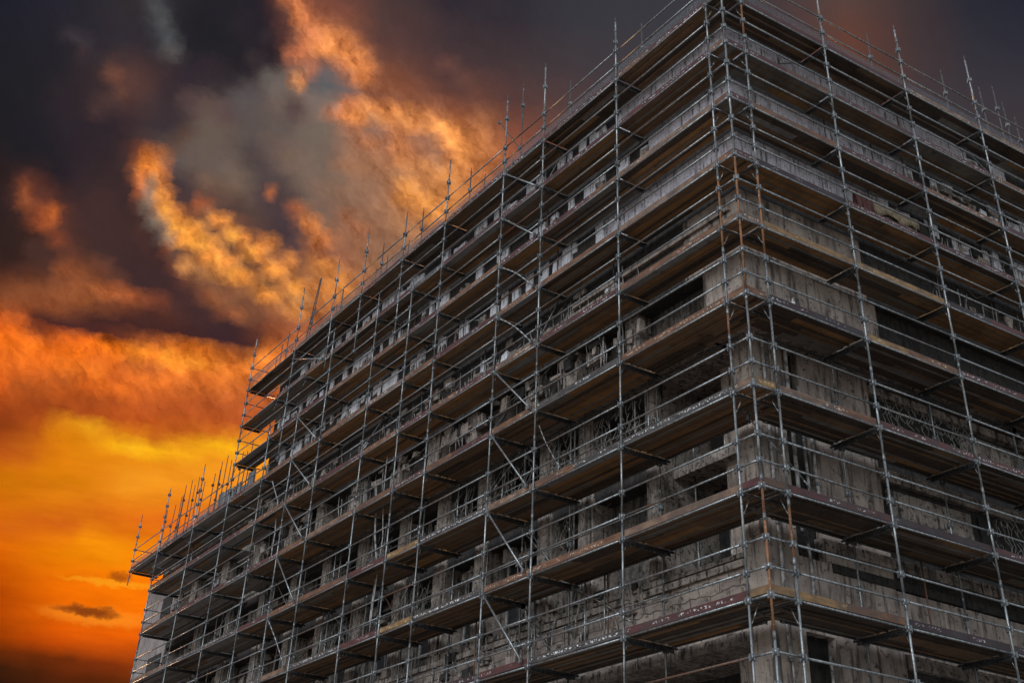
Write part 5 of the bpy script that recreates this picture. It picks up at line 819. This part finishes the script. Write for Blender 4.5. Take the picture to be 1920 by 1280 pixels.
def planks(side, u0, u1, d0, d1, z, mats):
    b = MB(side)
    n = max(3, round((d1 - d0) / .225))
    w = (d1 - d0) / n
    for i in range(n):
        a, c = d0 + i * w + .006, d0 + (i + 1) * w - .006
        h = rnd.uniform(-.006, .006)
        m = mats[i % len(mats)] if rnd.random() < .5 else mats[0]
        if rnd.random() < .14: m = WOOD[rnd.choice(('grey', 'brown', 'pale', 'dark'))]
        if rnd.random() < .3 and u1 - u0 > 2.4:
            s_ = u0 + (u1 - u0) * rnd.uniform(.35, .65)
            b.box(a, c, u0 + rnd.uniform(.0, .02), s_ - .01, z + h, z + .042 + h, m)
            b.box(a, c, s_ + .01, u1 - rnd.uniform(.0, .02), z + h + rnd.uniform(-.012, .012), z + .042 + h, WOOD[rnd.choice(('grey', 'brown', 'dark', 'amber'))])
            continue
        b.box(a, c, u0 + rnd.uniform(.0, .02), u1 - rnd.uniform(.0, .02), z + h, z + .042 + h, m)
    # a strap or two and battens under the boards, along the run, make the ribbed soffit
    for i in range(1, n):
        if rnd.random() < .8:
            x = d0 + i * w + rnd.uniform(-.02, .02)
            b.box(x - .024, x + .024, u0 + .04, u1 - .04, z - .034, z - .008, WOOD[rnd.choice(('grey', 'brown', 'brown', 'dark'))])
    return b

def walkway(side, k, ps, label, woods, toes, group):
    z = ZL[k]
    t = thing('walkway', label, 'walkway', tuple(MB(side).P(.5, ps[0], z)), group)
    dd = depth(k)
    for i, (a, c) in enumerate(zip(ps[:-1], ps[1:])):
        ws = [WOOD[woods[(i + j) % len(woods)]] for j in (0, 0, 1)]
        if side == 'long' and i >= 9: ws = [WOOD['pale'], WOOD['grey'], WOOD['grey']]
        planks(side, a + .03, c - .03, .045, 1.44 if side == 'long' and a > 30 else dd, z + .035, ws).build('deck_bay', t, (.5, a, z))
        tm = toes[i] if i < len(toes) else rnd.choice(['maroon', 'maroon', 'brown', 'tan', 'slate', 'maroon', 'brown'])
        if side == 'long' and i >= 9: tm = 'plum' if k == 2 and i > 10 else tm
        end_bare = side == 'long' and a >= 25 and k < 2
        b = MB(side)
        mid = rnd.uniform(.35, .65)
        if c - a > 2.6 and rnd.random() < .5:
            s_ = a + (c - a) * mid
            b.box(.012, .038, a + .05, s_ - .004, z + .045, z + .185, TOE[tm])
            b.box(.014, .040, s_ + .004, c - .05, z + .043, z + .19, TOE[rnd.choice((tm, tm, 'maroon', 'brown'))], tilt=rnd.uniform(-.003, .003))
        else:
            b.box(.012, .038, a + .05, c - .05, z + .045, z + .19, TOE[tm], tilt=rnd.uniform(-.004, .004))
        if not end_bare: b.build('toe_board', t, (.025, a, z + .04))
        if k == -1 or (side == 'long' and k == 2 and 30 < a < 40):
            b = MB(side)
            h = MIDR - .06 + rnd.uniform(-.05, .03)
            b.box(.02, .024, a + .05, c - .05, z + .195, z + h, MESHM)
            b.build('mesh_guard', t, (.022, a, z + .04))
    for i, u in enumerate(ps):
        if u < .7: continue
        if side == 'long' and u > 30.1: dd = 1.36
        b = MB(side).tube((.03, u, z - .005), (dd + .06 if k > 3 else dd + .03, u, z - .005), .026, DSTEEL)
        b.box(.10, dd - .04, u - .02, u + .02, z - .10, z - .035, DSTEEL)
        b.path([(.02, u + .03, z - .36), (.05, u + .03, z - .26), (.13, u + .02, z - .05)], .011, STEEL2, 5)
        b.build('transom', t, (.03, u, z))
    return t

notes_long = {-1: 'fringed with fine mesh', 0: 'edged in maroon toe boards', 1: 'with tan and maroon toe boards', 2: 'with pale flaking toe boards', 3: 'soffit amber brown',
              4: 'toe boards dotted with white flecks', 5: 'with slate toe boards', 6: 'brown and slate toe boards', 7: 'with dark maroon toe board'}
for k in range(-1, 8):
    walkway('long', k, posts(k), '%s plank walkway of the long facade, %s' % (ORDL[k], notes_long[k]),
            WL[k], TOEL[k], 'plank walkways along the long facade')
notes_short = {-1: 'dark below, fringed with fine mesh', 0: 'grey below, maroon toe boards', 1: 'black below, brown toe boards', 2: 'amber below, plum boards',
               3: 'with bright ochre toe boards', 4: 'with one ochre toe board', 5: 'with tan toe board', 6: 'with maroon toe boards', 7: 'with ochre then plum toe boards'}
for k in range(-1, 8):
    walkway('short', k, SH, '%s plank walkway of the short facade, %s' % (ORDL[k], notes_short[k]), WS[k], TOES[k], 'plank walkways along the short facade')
cw = {-1: 'dark', 0: 'brown', 1: 'grey', 2: 'amber', 3: 'amber', 4: 'brown', 5: 'amber', 6: 'dark', 7: 'dark'}
ct = {-1: ('maroon', 'maroon'), 0: ('brown', 'maroon'), 1: ('brown', 'maroon'), 2: ('brown', 'maroon'), 3: ('tan', 'tan'), 4: ('brown', 'brown'), 5: ('tan', 'ochre'), 6: ('maroon', 'brown'), 7: ('ochre', 'ochre')}
for k in range(-1, 8):
    z = ZL[k]
    t = thing('corner_landing', '%s square corner landing between three uprights, %s toe boards' % (ORDL[k], ' and '.join(dict.fromkeys(ct[k]))), 'landing', (.3, .3, z), 'corner landings')
    planks('plan', .05, .56, .05, .62, z + .03, [WOOD[cw[k]]]).build('deck', t, (.3, .3, z))
    if depth(k) > .66:
        planks('plan', .60, depth(k), .69, depth(k), z + .036, [WOOD[cw[k]], WOOD['dark']]).build('inner_deck', t, (1, 1, z))
    MB('plan').box(.012, .036, .05, .54, z + .05, z + .19, TOE[ct[k][0]]).build('toe_board', t, (.02, .05, z + .04))
    MB('plan').box(.05, .62, .012, .036, z + .05, z + .19, TOE[ct[k][1]]).build('toe_board', t, (.05, .02, z + .04))

# ---------------------------------------------------------------- the old building
bd = thing('old_building', 'old soot-stained stone building under renovation, wrapped in scaffolding', 'building', (8, 15, 0))
def bpart(b, name, loc=None):
    o = b.build(name, bd, loc)
    if name.startswith('broken'): o['kind'] = 'stuff'
    return o
XR, YL, YW = 23.0, 28.8, 43.6                   # ends of the short facade, of the tall block, of the low wing
# core: solid blocks coloured near-black as the shade inside the openings, and roof
b = MB('plan')
b.box(3.2, XR, 3.2, YL, 0, 21.95, SOOT_SHADE).box(3.2, 12, YL, YW - .5, 0, 16.95, VOID)
bpart(b, 'inner_wall')
b = MB('plan').box(.96, XR, .96, YL, 21.96, 22.4, SOOT_SHADE).box(1.5, 12, YL + .01, YW, 16.96, 17.16, SOOT_SHADE)
bpart(b, 'roof')
# upper storeys overhang the lower ones
b = MB('plan').box(.95, 3.2, .95, YL, 15.5, 21.95, SOOT_SHADE).box(3.2, XR, .95, 3.2, 15.5, 21.95, SOOT_SHADE)
b.box(1.36, 3.2, 2.31, YL, 14.0, 15.5, MURK).box(5.2, XR, 1.12, 3.2, 14.0, 15.5, SOOT_SHADE)
bpart(b, 'upper_wall')
b = MB('plan').box(1.05, 3.19, 2.2, YL, 13.78, 14.0, STONE).box(3.2, XR, 1.05, 3.0, 13.78, 14.0, STONE)
bpart(b, 'cornice')
b = MB('plan').box(.93, 3.1, .93, 2.3, 13.78, 15.5, CONC).box(3.1, 5.2, .96, 3.1, 14.0, 15.5, CONC)
b.box(.925, .95, .925, 2.9, 15.5, 17.2, CONC).box(.95, 4.9, .925, .95, 15.5, 17.2, CONC)
bpart(b, 'corner_facing')
# lower storeys, long side: pier, pillars, spandrels, openings between
b = MB('long').box(1.5, 2.13, 1.5, 2.12, 0, 13.77, CONC).box(1.46, 1.52, 1.62, 2.0, 9.4, 13.7, CONC)
b.box(2.13, 2.36, 1.505, 3.2, 0, 13.77, CONC).box(3.16, 5.15, 1.5, 3.2, 0, 13.77, CONC)
b.box(2.36, 3.16, 1.72, 3.2, 0, 13.77, SOOT_SHADE).box(2.36, 3.16, 1.51, 1.72, 7.62, 9.1, CONC).box(2.36, 2.6, 1.51, 1.72, 11.9, 13.77, CONC)
b.box(2.9, 3.16, 1.51, 1.72, 12.3, 13.77, CONC)
bpart(b, 'corner_pier')
for (a, c) in ((4.75, 5.25), (7.35, 7.98), (9.13, 9.76), (12.3, 12.9), (14.5, 15.2), (17.0, 17.6), (19.8, 20.5), (22.6, 23.2), (25.2, 25.9), (28.1, 28.8), (31.5, 32.2), (35, 35.7)):
    bpart(MB('long').box(1.5, 3.2, a, c, 8.95, 13.77, STONE).box(1.44, 1.5, a + .08, c - .08, 9.2, 13.6, STONE, .012).box(.98, 1.36, a, c, 14.0, 15.5, STONE), 'pillar')
b = MB('long')
b.box(1.5, 3.2, 2.12, 39.5, 7.62, 8.95, COURSE)
b.box(1.40, 1.62, 2.12, 39.5, 8.86, 8.99, STONE, .01)
b.box(1.5, 3.2, 4.75, 39.5, 0, 5.6, COURSE)
b.box(1.5, 3.2, 12.3, 39.5, 5.6, 7.0, COURSE)
bpart(b, 'stone_course_wall')
b = MB('long').box(1.48, 3.2, 2.12, 39.5, 7.40, 7.61, STONE)
b.box(1.48, 1.60, 2.2, 12.0, 9.06, 9.15, STONE, .008)
b.box(1.52, 3.1, 5.25, 39.5, 13.5, 13.76, SOOT_SHADE).box(1.55, 3.1, 5.25, 39.5, 11.55, 11.95, SOOT_SHADE)
bpart(b, 'lintel')
b = MB('long').box(1.9, 3.19, 2.13, 4.74, 11.5, 11.78, STONE).box(2.2, 3.19, 2.13, 4.74, 8.96, 9.08, CONC).box(2.9, 3.19, 2.8, 3.5, 9.1, 11.45, CONC)
bpart(b, 'floor_slab')
for d, u in ((2.3, 2.9), (2.6, 3.7), (2.2, 4.35)):
    for z0, z1 in ((9.09, 11.49), (11.79, 13.7)):
        bpart(MB('long').tube((d, u, z0), (d, u, (z0 + z1) / 2), .035, STEEL2).tube((d, u, (z0 + z1) / 2), (d, u, z1), .026, STEEL2), 'steel_prop', (d, u, z0))
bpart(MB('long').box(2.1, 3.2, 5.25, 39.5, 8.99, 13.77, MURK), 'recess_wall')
b = MB('long').box(1.5, 3.2, 39.5, YW, 0, 16.95, PINK)
b.box(1.46, 1.5, 40.0, 43.0, 9.8, 11.4, STONE, .02).box(1.46, 1.5, 39.8, 41.6, 12.2, 13.4, SOOT_SHADE, .02).box(1.46, 1.5, 39.7, 41.0, 15.0, 16.0, SOOT_SHADE, .02)
bpart(b, 'wing_end_wall')
bpart(MB('long').box(1.5, 3.2, YL + .01, 39.49, 13.77, 16.95, STONE).box(1.5, 1.75, YL + .01, 42.0, 17.17, 17.75, STONE).box(1.5, 1.75, YL + .01, 32.3, 17.751, 18.9, STONE), 'wing_upper_wall')
# windows in the recess, two storeys
for i, (a, c) in enumerate(((5.5, 7.1), (8.1, 9.0), (10.1, 12.0), (13.2, 14.2), (15.5, 16.7), (17.9, 19.5), (20.8, 22.3), (23.5, 24.9), (26.2, 27.8), (29.2, 31.1), (32.6, 34.6))):
    for z0, z1 in ((9.5, 11.4), (12.15, 13.75)):
        if a == 5.5: continue
        w = MB('long')
        w.box(2.02, 2.10, a, a + .08, z0, z1, FRAME).box(2.02, 2.10, c - .08, c, z0, z1, FRAME)
        w.box(2.02, 2.10, a + .08, c - .08, z0, z0 + .08, FRAME).box(2.02, 2.10, a + .08, c - .08, z1 - .08, z1, FRAME)
        m_ = (a + c) / 2
        w.box(2.04, 2.09, m_ - .03, m_ + .03, z0 + .08, z1 - .08, FRAME).box(2.04, 2.09, a + .08, c - .08, z0 + (z1 - z0) * .62, z0 + (z1 - z0) * .62 + .05, FRAME)
        wo = w.build('window', bd, (2.05, a, z0))
        MB('long').box(2.06, 2.085, a + .08, c - .08, z0 + .08, z1 - .08, GLASS).build('pane', wo, (2.05, a, z0)).location = (0, 0, 0)
# lower storeys, short side
b = MB('short')
b.box(1.62, 3.2, 5.15, XR, 0, 13.77, SOOT_SHADE)
bpart(b, 'panel_wall')
b = MB('short')
b.box(1.5, 1.62, 5.15, XR, 7.62, 8.9, CONC).box(1.46, 1.66, 3.3, XR, 8.92, 9.12, SOOT_SHADE, .01)  # the thin dark band is the cornice's shadow painted as a strip
b.box(1.44, 1.64, 3.0, XR, 9.34, 9.58, STONE, .012).box(1.45, 1.66, 5.16, XR, 7.35, 7.58, STONE, .012)
b.box(1.45, 1.63, 5.16, XR, 11.35, 11.6, STONE, .012).box(1.45, 1.63, 5.16, XR, 13.4, 13.62, STONE, .012)
bpart(b, 'ledge')
for (a, c, z0, z1) in ((5.4, 8.2, 9.9, 11.2), (8.5, 11.3, 9.9, 11.2), (5.4, 8.0, 12.0, 13.3), (8.4, 11.3, 12.0, 13.3), (11.7, 14.4, 12.0, 13.3), (11.7, 14.4, 9.9, 11.2)):
    bpart(MB('short').box(1.56, 1.62, a, c, z0, z1, SOOT_SHADE if rnd.random() < .5 else STONE, .01), 'infill_panel')
for u, r, z0, z1, m in ((1.80, .035, 7.0, 14.0, PIPE), (2.02, .02, 11.5, 14.4, PIPE), (2.47, .045, 9.6, 14.2, PIPE), (2.80, .035, 10.1, 12.9, PIPE), (3.05, .04, 10.0, 11.8, PIPE), (2.62, .03, 7.9, 9.4, PIPE), (1.86, .02, 5.4, 8.6, PIPE), (2.9, .03, 5.4, 7.3, PIPE)):
    b = MB('short')
    pts = []
    n = int((z1 - z0) / .45) + 1
    for i in range(n + 1): pts.append((1.5 - r - .02 + rnd.uniform(-.006, .006), u + rnd.uniform(-.014, .014), z0 + (z1 - z0) * i / n))
    b.path(pts, r, m, 8)
    for i in range(0, n + 1, 2): b.tube((pts[i][0], pts[i][1], pts[i][2] - .03), (pts[i][0], pts[i][1], pts[i][2] + .03), r * 1.25, FIT, 8)
    bpart(b, 'downpipe', (1.45, u, z0))
for u, z0, z1 in ((8.05, 7.7, 14.3), (5.55, 12.0, 13.6), (16.2, 7.7, 14.3), (16.7, 8.5, 14.3), (19.3, 9.0, 14.0), (27.4, 8.0, 14.0), (12.1, 9.2, 14.0), (33.0, 9.0, 14.0)):
    b = MB('long')
    n = int((z1 - z0) / .6) + 1
    pts = [(1.42 + rnd.uniform(-.01, .01), u + rnd.uniform(-.025, .025), z0 + (z1 - z0) * i / n) for i in range(n + 1)]
    bpart(b.path(pts, .022, PIPE, 7), 'downpipe', (1.42, u, z0))

# limewashed strips, white panels and broken masonry that show under each walkway
panels = 0
def strip(side, k, u0, u1, near, seed):
    global panels
    r = random.Random(seed)
    top = ZL[k - 1] - .02
    b2 = MB(side)
    u = u0
    while u < u1:
        if u < near:
            w = r.uniform(.8, 1.6); gap = r.uniform(.004, .03)
            b1 = MB(side).box(.925 + r.uniform(-.008, .008), .95, u, min(u + w, u1), top - r.uniform(.75, 1.0), top, LIME)
            bpart(b1, 'limewashed_panel', (.93, u, top))
        else:
            w = r.uniform(.16, .55); gap = r.choice((.02, .05, .15, .3, .5))
            if r.random() < .72:
                hgt = r.uniform(.35, .95)
                one = panels < 98 and u < 14
                tgt = MB(side) if one else b2
                tgt.box(.90 + r.uniform(-.03, .03), .955, u, min(u + w, u1), top - hgt, top - r.choice((0, .03, .1, .22)), PLAST, .02)
                if one:
                    bpart(tgt, 'plaster_panel', (.9, u, top)); panels += 1
            if r.random() < .35:
                b2.box(.86, .95, u, u + w * .6, top - r.uniform(.5, 1.0), top - r.uniform(.3, .45), STONE, .05)
        u += w + gap
    bpart(b2, 'broken_plaster')
for k in (2, 1, 0):
    for side, u1 in (('long', YL - .1), ('short', XR - .2)):
        near = {('long', 0): 4.4, ('long', 1): 3.6, ('long', 2): 5.4, ('short', 0): 8.5, ('short', 1): 6.5, ('short', 2): 5.2}[side, k]
        strip(side, k, .95, u1, near, 40 + k * 7 + (side == 'short'))
def rubble(side, k, u0, u1, d, seed, mats, dens=3.2, lo=.2, hi=1.3):
    r = random.Random(seed)
    b = MB(side)
    zt = ZL[k - 1]
    for i in range(int((u1 - u0) * dens)):
        u = r.uniform(u0, u1); w = r.uniform(.08, .55); h = r.uniform(.05, .38)
        z = zt - r.uniform(lo, hi)
        q = r.uniform(.03, .14)
        b.box(d - q, d + .04, u, u + w, z - h, z, r.choice(mats), .035)
    for i in range(int((u1 - u0) * dens * 1.1)):
        u = r.uniform(u0, u1); z = zt - r.uniform(lo * .5, hi * .8)
        lean = r.choice((0, 0, 0, r.uniform(-.3, .3)))
        rr = r.choice((.008, .012, .018))
        mid = (d - .08 + r.uniform(-.03, .03), u + lean * .5 + r.uniform(-.03, .03), z - .3)
        b.path([(d - .09, u, z), mid, (d - .05, u + lean, z - r.uniform(.45, 1.2))], rr, r.choice((PIPE, PIPE, WIRE, DSTEEL)), 5)
    for i in range(int((u1 - u0) * dens * .25)):       # slack wires
        u = r.uniform(u0, u1); z = zt - r.uniform(lo, hi); w = r.uniform(.3, 1.2)
        b.path([(d - .1, u, z), (d - .12, u + w * .4, z - r.uniform(.05, .2)), (d - .1, u + w, z + r.uniform(-.15, .1))], .007, WIRE, 4)
    return b
bpart(rubble('long', 3, 4.5, YL - .3, .95, 3, [STONE, STONE, SOOT_SHADE, PLAST, CONC], 3.0, .1, .9), 'broken_masonry')
bpart(rubble('long', 4, 4.5, YL - .3, .95, 4, [STONE, SOOT_SHADE, CONC], 2.2, .1, .5), 'broken_masonry')
for k, z in ((5, 0), (6, 1), (7, 2)):
    bpart(rubble('long', k, 7.0 if k < 7 else 5.3, 39.2, 1.5 if k == 7 else 1.9, 20 + k, [STONE, SOOT_SHADE, STONE, CONC], 3.2, .1, 1.5), 'broken_masonry')
bpart(rubble('long', 3, YL + .1, 39.2, 1.5, 9, [STONE, PLAST, PINK, SOOT_SHADE], 4, .1, 1.3), 'broken_masonry')
bpart(rubble('long', 4, YL + .1, 39.2, 1.5, 10, [STONE, PLAST, PINK, SOOT_SHADE], 4, .1, 1.3), 'broken_masonry')
for k in (2, 3):
    bpart(rubble('short', k, 7.5 if k == 3 else 6.0, XR - .5, .95, 30 + k, [PLAST, STONE, CONC, SOOT_SHADE, PINK], 4.2, .08, .9), 'broken_masonry')
bpart(rubble('short', 1, 8.5, XR - .5, .95, 35, [PLAST, STONE, SOOT_SHADE], 3.5, .08, .8), 'broken_masonry')
b = MB('long').box(.84, .95, 1.2, 7.4, 16.72, 16.86, CONC, .02).box(.86, .95, 5.2, 12.5, 16.5, 16.62, STONE, .02)
bpart(b, 'stone_beam')
# ---------------------------------------------------------------- wire netting hung behind the rails
def netting(side, d, u0, u1, z0, z1, seed, cell=.13, label='', torn=.25):
    r = random.Random(seed)
    b = MB(side)
    torn = min(torn, .22)
    nu, nz_ = int((u1 - u0) / cell), int((z1 - z0) / cell)
    P = {}
    for i in range(nu + 1):
        for j in range(nz_ + 1):
            P[i, j] = (d + r.uniform(-.05, .05), u0 + i * cell + (cell * .5 if j % 2 else 0) + r.uniform(-.04, .04), z0 + j * cell + r.uniform(-.04, .04))
    for i in range(nu + 1):
        for j in range(nz_):
            if r.random() < torn: continue
            b.tube(P[i, j], P[i, j + 1], .0075, WIRE, 4, caps=False)
            if j % 2 == 0 and i > 0 and r.random() > torn: b.tube(P[i, j], P[i - 1, j + 1], .0075, WIRE, 4, caps=False)
    o = b.build('wire_netting', None, (d, u0, z0))
    return tag(o, label, 'netting', 'torn wire nettings')
netting('long', 1.40, 5.3, 7.2, 12.0, 13.6, 1, label='torn wire netting between two pillars over the third lowest walkway of the long facade')
netting('long', 1.40, 5.1, 7.2, 14.2, 15.5, 2, .12, 'torn wire netting over the fourth lowest walkway, behind the first full bay')
netting('long', 1.40, 8.1, 9.1, 12.0, 13.7, 3, .12, 'narrow torn wire netting between the twin pillars behind the braced bay', .3)
netting('long', 1.42, 9.9, 12.2, 12.2, 13.6, 4, .14, 'wide torn wire netting beyond the twin pillars, third lowest walkway', .4)
netting('long', 1.42, 8.1, 9.1, 9.6, 11.5, 5, .13, 'lower narrow wire netting behind the braced bay, second lowest walkway', .35)
netting('short', 1.40, 5.5, 8.6, 12.2, 13.5, 6, .12, 'torn wire netting on the short facade beside the concrete pier', .2)
netting('short', 1.40, 5.4, 11.5, 14.2, 15.45, 7, .13, 'long wire netting under the ochre toe boards of the short facade', .25)

netting('long', 1.42, 13.0, 14.4, 12.1, 13.6, 8, .14, 'torn wire netting beside a pillar just past the braced bay, third lowest walkway', .4)
netting('long', 1.42, 15.3, 16.9, 9.7, 11.4, 9, .14, 'torn wire netting behind the bent hose, second lowest walkway', .45)
netting('long', 1.42, 18.0, 19.7, 12.1, 13.6, 10, .15, 'far torn wire netting past the hanging hoses, third lowest walkway', .45)
netting('long', 1.42, 20.6, 22.5, 9.7, 11.4, 11, .15, 'torn wire netting near the far brace, second lowest walkway', .45)
netting('short', 1.40, 8.8, 11.6, 10.0, 11.3, 12, .13, 'torn wire netting past the concrete pier, second lowest walkway of the short facade', .35)

# ---------------------------------------------------------------- loose things
def hose(pts, label, r=.02, m=CABLE, side='long'):
    b = MB(side); out = []
    for a, c in zip(pts[:-1], pts[1:]):
        A, Bv = Vector(a), Vector(c)
        for i in range(4): out.append(tuple(A.lerp(Bv, i / 4) + Vector((0, math.sin(i * .8) * .02, 0))))
    out.append(pts[-1])
    return tag(b.path(out, r, m, 6).build('hose', None, pts[0]), label, 'hose', 'hoses hanging on the scaffold')
hose([(.9, 18.4, 14.9), (.6, 17.6, 13.9), (.55, 17.4, 13.0), (.7, 17.3, 12.0), (.65, 17.35, 10.4)], 'grey hose hanging from the overhang past two walkways, mid facade', .03)
hose([(.5, 17.0, 15.4), (.45, 16.9, 14.2), (.5, 16.75, 12.8), (.4, 16.8, 10.0)], 'thin pale hose hanging straight beside the bent grey hose', .016)
hose([(.3, 8.05, 13.5), (.5, 7.9, 12.9), (.9, 7.7, 12.2), (1.2, 7.8, 11.75)], 'short pale hose looped under the walkway by the braced bay', .014)
hose([(.2, 26.0, 17.1), (.3, 25.4, 16.2), (.35, 25.3, 15.0), (.3, 25.2, 14.0)], 'pale hose dangling below the fourth walkway near the far brace', .022)

tb = thing('tool_box', 'dark tool box with a pale bottle on a walkway of the short facade', 'box', (1.9, .5, ZL[4] + .08))
MB('short').box(.35, .62, 1.75, 2.25, ZL[4] + .08, ZL[4] + .36, BOXM, .01).build('body', tb, (.5, 1.9, ZL[4] + .08))
MB('short').box(.34, .63, 1.74, 2.26, ZL[4] + .362, ZL[4] + .42, BOXM).build('lid', tb, (.5, 1.9, ZL[4] + .36))
b = MB('short').tube((.5, 1.9, ZL[4] + .42), (.5, 1.9, ZL[4] + .60), .05, WHI, 10).tube((.5, 1.9, ZL[4] + .60), (.5, 1.9, ZL[4] + .68), .02, WHI, 8)
tag(b.build('bottle', None, (.5, 1.9, ZL[4] + .42)), 'pale bottle standing on the dark tool box', 'bottle')

def cloth(name, side, d, u0, u1, ztop, drop, m, label, cat):
    """a sheet thrown over a rail, hanging in folds on both sides"""
    b = MB(side); k = b._mat(m); n = 14
    prof = [(-.06, -drop), (-.05, -drop * .5), (-.03, -.04), (0, .03), (.03, -.04), (.06, -drop * .45), (.07, -drop * .8)]
    rows = []
    for i in range(n + 1):
        u = u0 + (u1 - u0) * i / n
        row = []
        for (dd, dz) in prof:
            row.append(len(b.v))
            b.v.append(b.P(d + dd + .03 * math.sin(i * 1.7 + dz * 3), u + .02 * math.sin(dz * 9 + i), ztop + dz * (1 + .25 * math.sin(i * .9))))
        rows.append(row)
    for r0, r1 in zip(rows[:-1], rows[1:]):
        for j in range(len(prof) - 1):
            b.f.append((r0[j], r1[j], r1[j + 1], r0[j + 1])); b.mi.append(k); b.sm.append(True)
    o = b.build(name, None, (d, u0, ztop))
    md = o.modifiers.new('thick', 'SOLIDIFY'); md.thickness = .012
    return tag(o, label, cat)
cloth('tarpaulin', 'short', .62, 5.2, 6.9, ZL[2] + 1.15, .35, YEL, 'dull beige tarpaulin slung along the wall over the amber walkway, short facade', 'tarpaulin')
cloth('blanket', 'short', .55, 4.55, 5.15, ZL[2] + 1.1, .6, MAR, 'dark maroon blanket hanging beside the beige tarpaulin', 'blanket')

# bars and poles that stand up behind the wing's walkway
r_ = random.Random(5)
for u, zt in ((41.44, 20.2), (40.47, 20.2), (39.6, 20.4), (39.14, 20.3), (38.89, 20.7), (38.29, 20.8), (37.8, 20.4), (37.06, 20.6), (36.43, 20.2), (35.08, 20.2), (34.63, 20.25), (34.23, 20.45), (33.68, 20.6), (33.34, 20.3), (32.72, 20.0), (32.1, 20.3), (31.4, 20.1), (30.9, 20.4)):
    d = .9 + r_.uniform(-.06, .06)
    b = MB('long').tube((d, u, 17.34), (d + r_.uniform(-.04, .04), u + r_.uniform(-.08, .08), zt), .026, BAR, 6, r2=.016)
    zz = 17.34 + (zt - 17.34) * r_.uniform(.45, .8)
    b.box(d - .05, d + .05, u - .05, u + .05, zz, zz + .09, BAR)
    tag(b.build('bare_pole', None, (d, u, 17.34)), 'bare dark pole standing on the wing walkway behind the rails', 'pole', 'bare poles on the wing walkway')
for i in range(13):
    u = 30.3 + i * .72
    b = MB('long').box(.98, 1.04, u, u + r_.uniform(.45, .68), 17.34, 17.34 + r_.uniform(.9, 1.5) * (1.15 if u < 34 else .85 if u < 37.5 else .6), SLATE, .012)
    tag(b.build('upright_board', None, (1., u, 17.34)), 'grey board stood on end along the wing walkway, among the bare poles', 'board', 'boards stood on end on the wing walkway')
# short bars and a ladder on the topmost walkway, dark against the sky
for i, u in enumerate((9.2, 10.6, 12.3, 14.9, 17.0, 18.7, 20.1, 21.2, 23.0, 24.0, 26.0, 27.3, 28.4, 29.2)):
    d = r_.uniform(.45, .8); h = r_.uniform(.8, 1.7)
    b = MB('long').tube((d, u, ZL[-1] + .08), (d + .05, u + r_.uniform(-.1, .1), ZL[-1] + .08 + h), .022, BAR, 6, r2=.015)
    b.box(d - .05, d + .05, u - .05, u + .05, ZL[-1] + .08 + h * .35, ZL[-1] + .08 + h * .35 + .10, BAR)
    tag(b.build('short_bar', None, (d, u, ZL[-1] + .08)), 'short dark bar standing on the topmost walkway behind the mesh', 'bar', 'short bars on the topmost walkway')
ld = thing('ladder', 'dark lattice ladder leaning up over the topmost guard rail near the far end', 'ladder', (.5, 25.6, ZL[-1] + .08))
for s in (-.16, .16):
    MB('long').tube((.5, 25.6 + s, ZL[-1] + .08), (.75, 25.55 + s * .35, ZL[-1] + 3.7), .02, BAR, 6).build('stile', ld, (.5, 25.6 + s, ZL[-1] + .08))
for i in range(1, 12):
    t = i / 12; w = .16 * (1 - .65 * t)
    MB('long').tube((.5 + .25 * t, 25.6 - .05 * t - w, ZL[-1] + .08 + 3.62 * t), (.5 + .25 * t, 25.6 - .05 * t + w, ZL[-1] + .08 + 3.62 * t), .012, BAR, 5).build('rung', ld, (.5, 25.6, ZL[-1] + .08 + 3.62 * t))
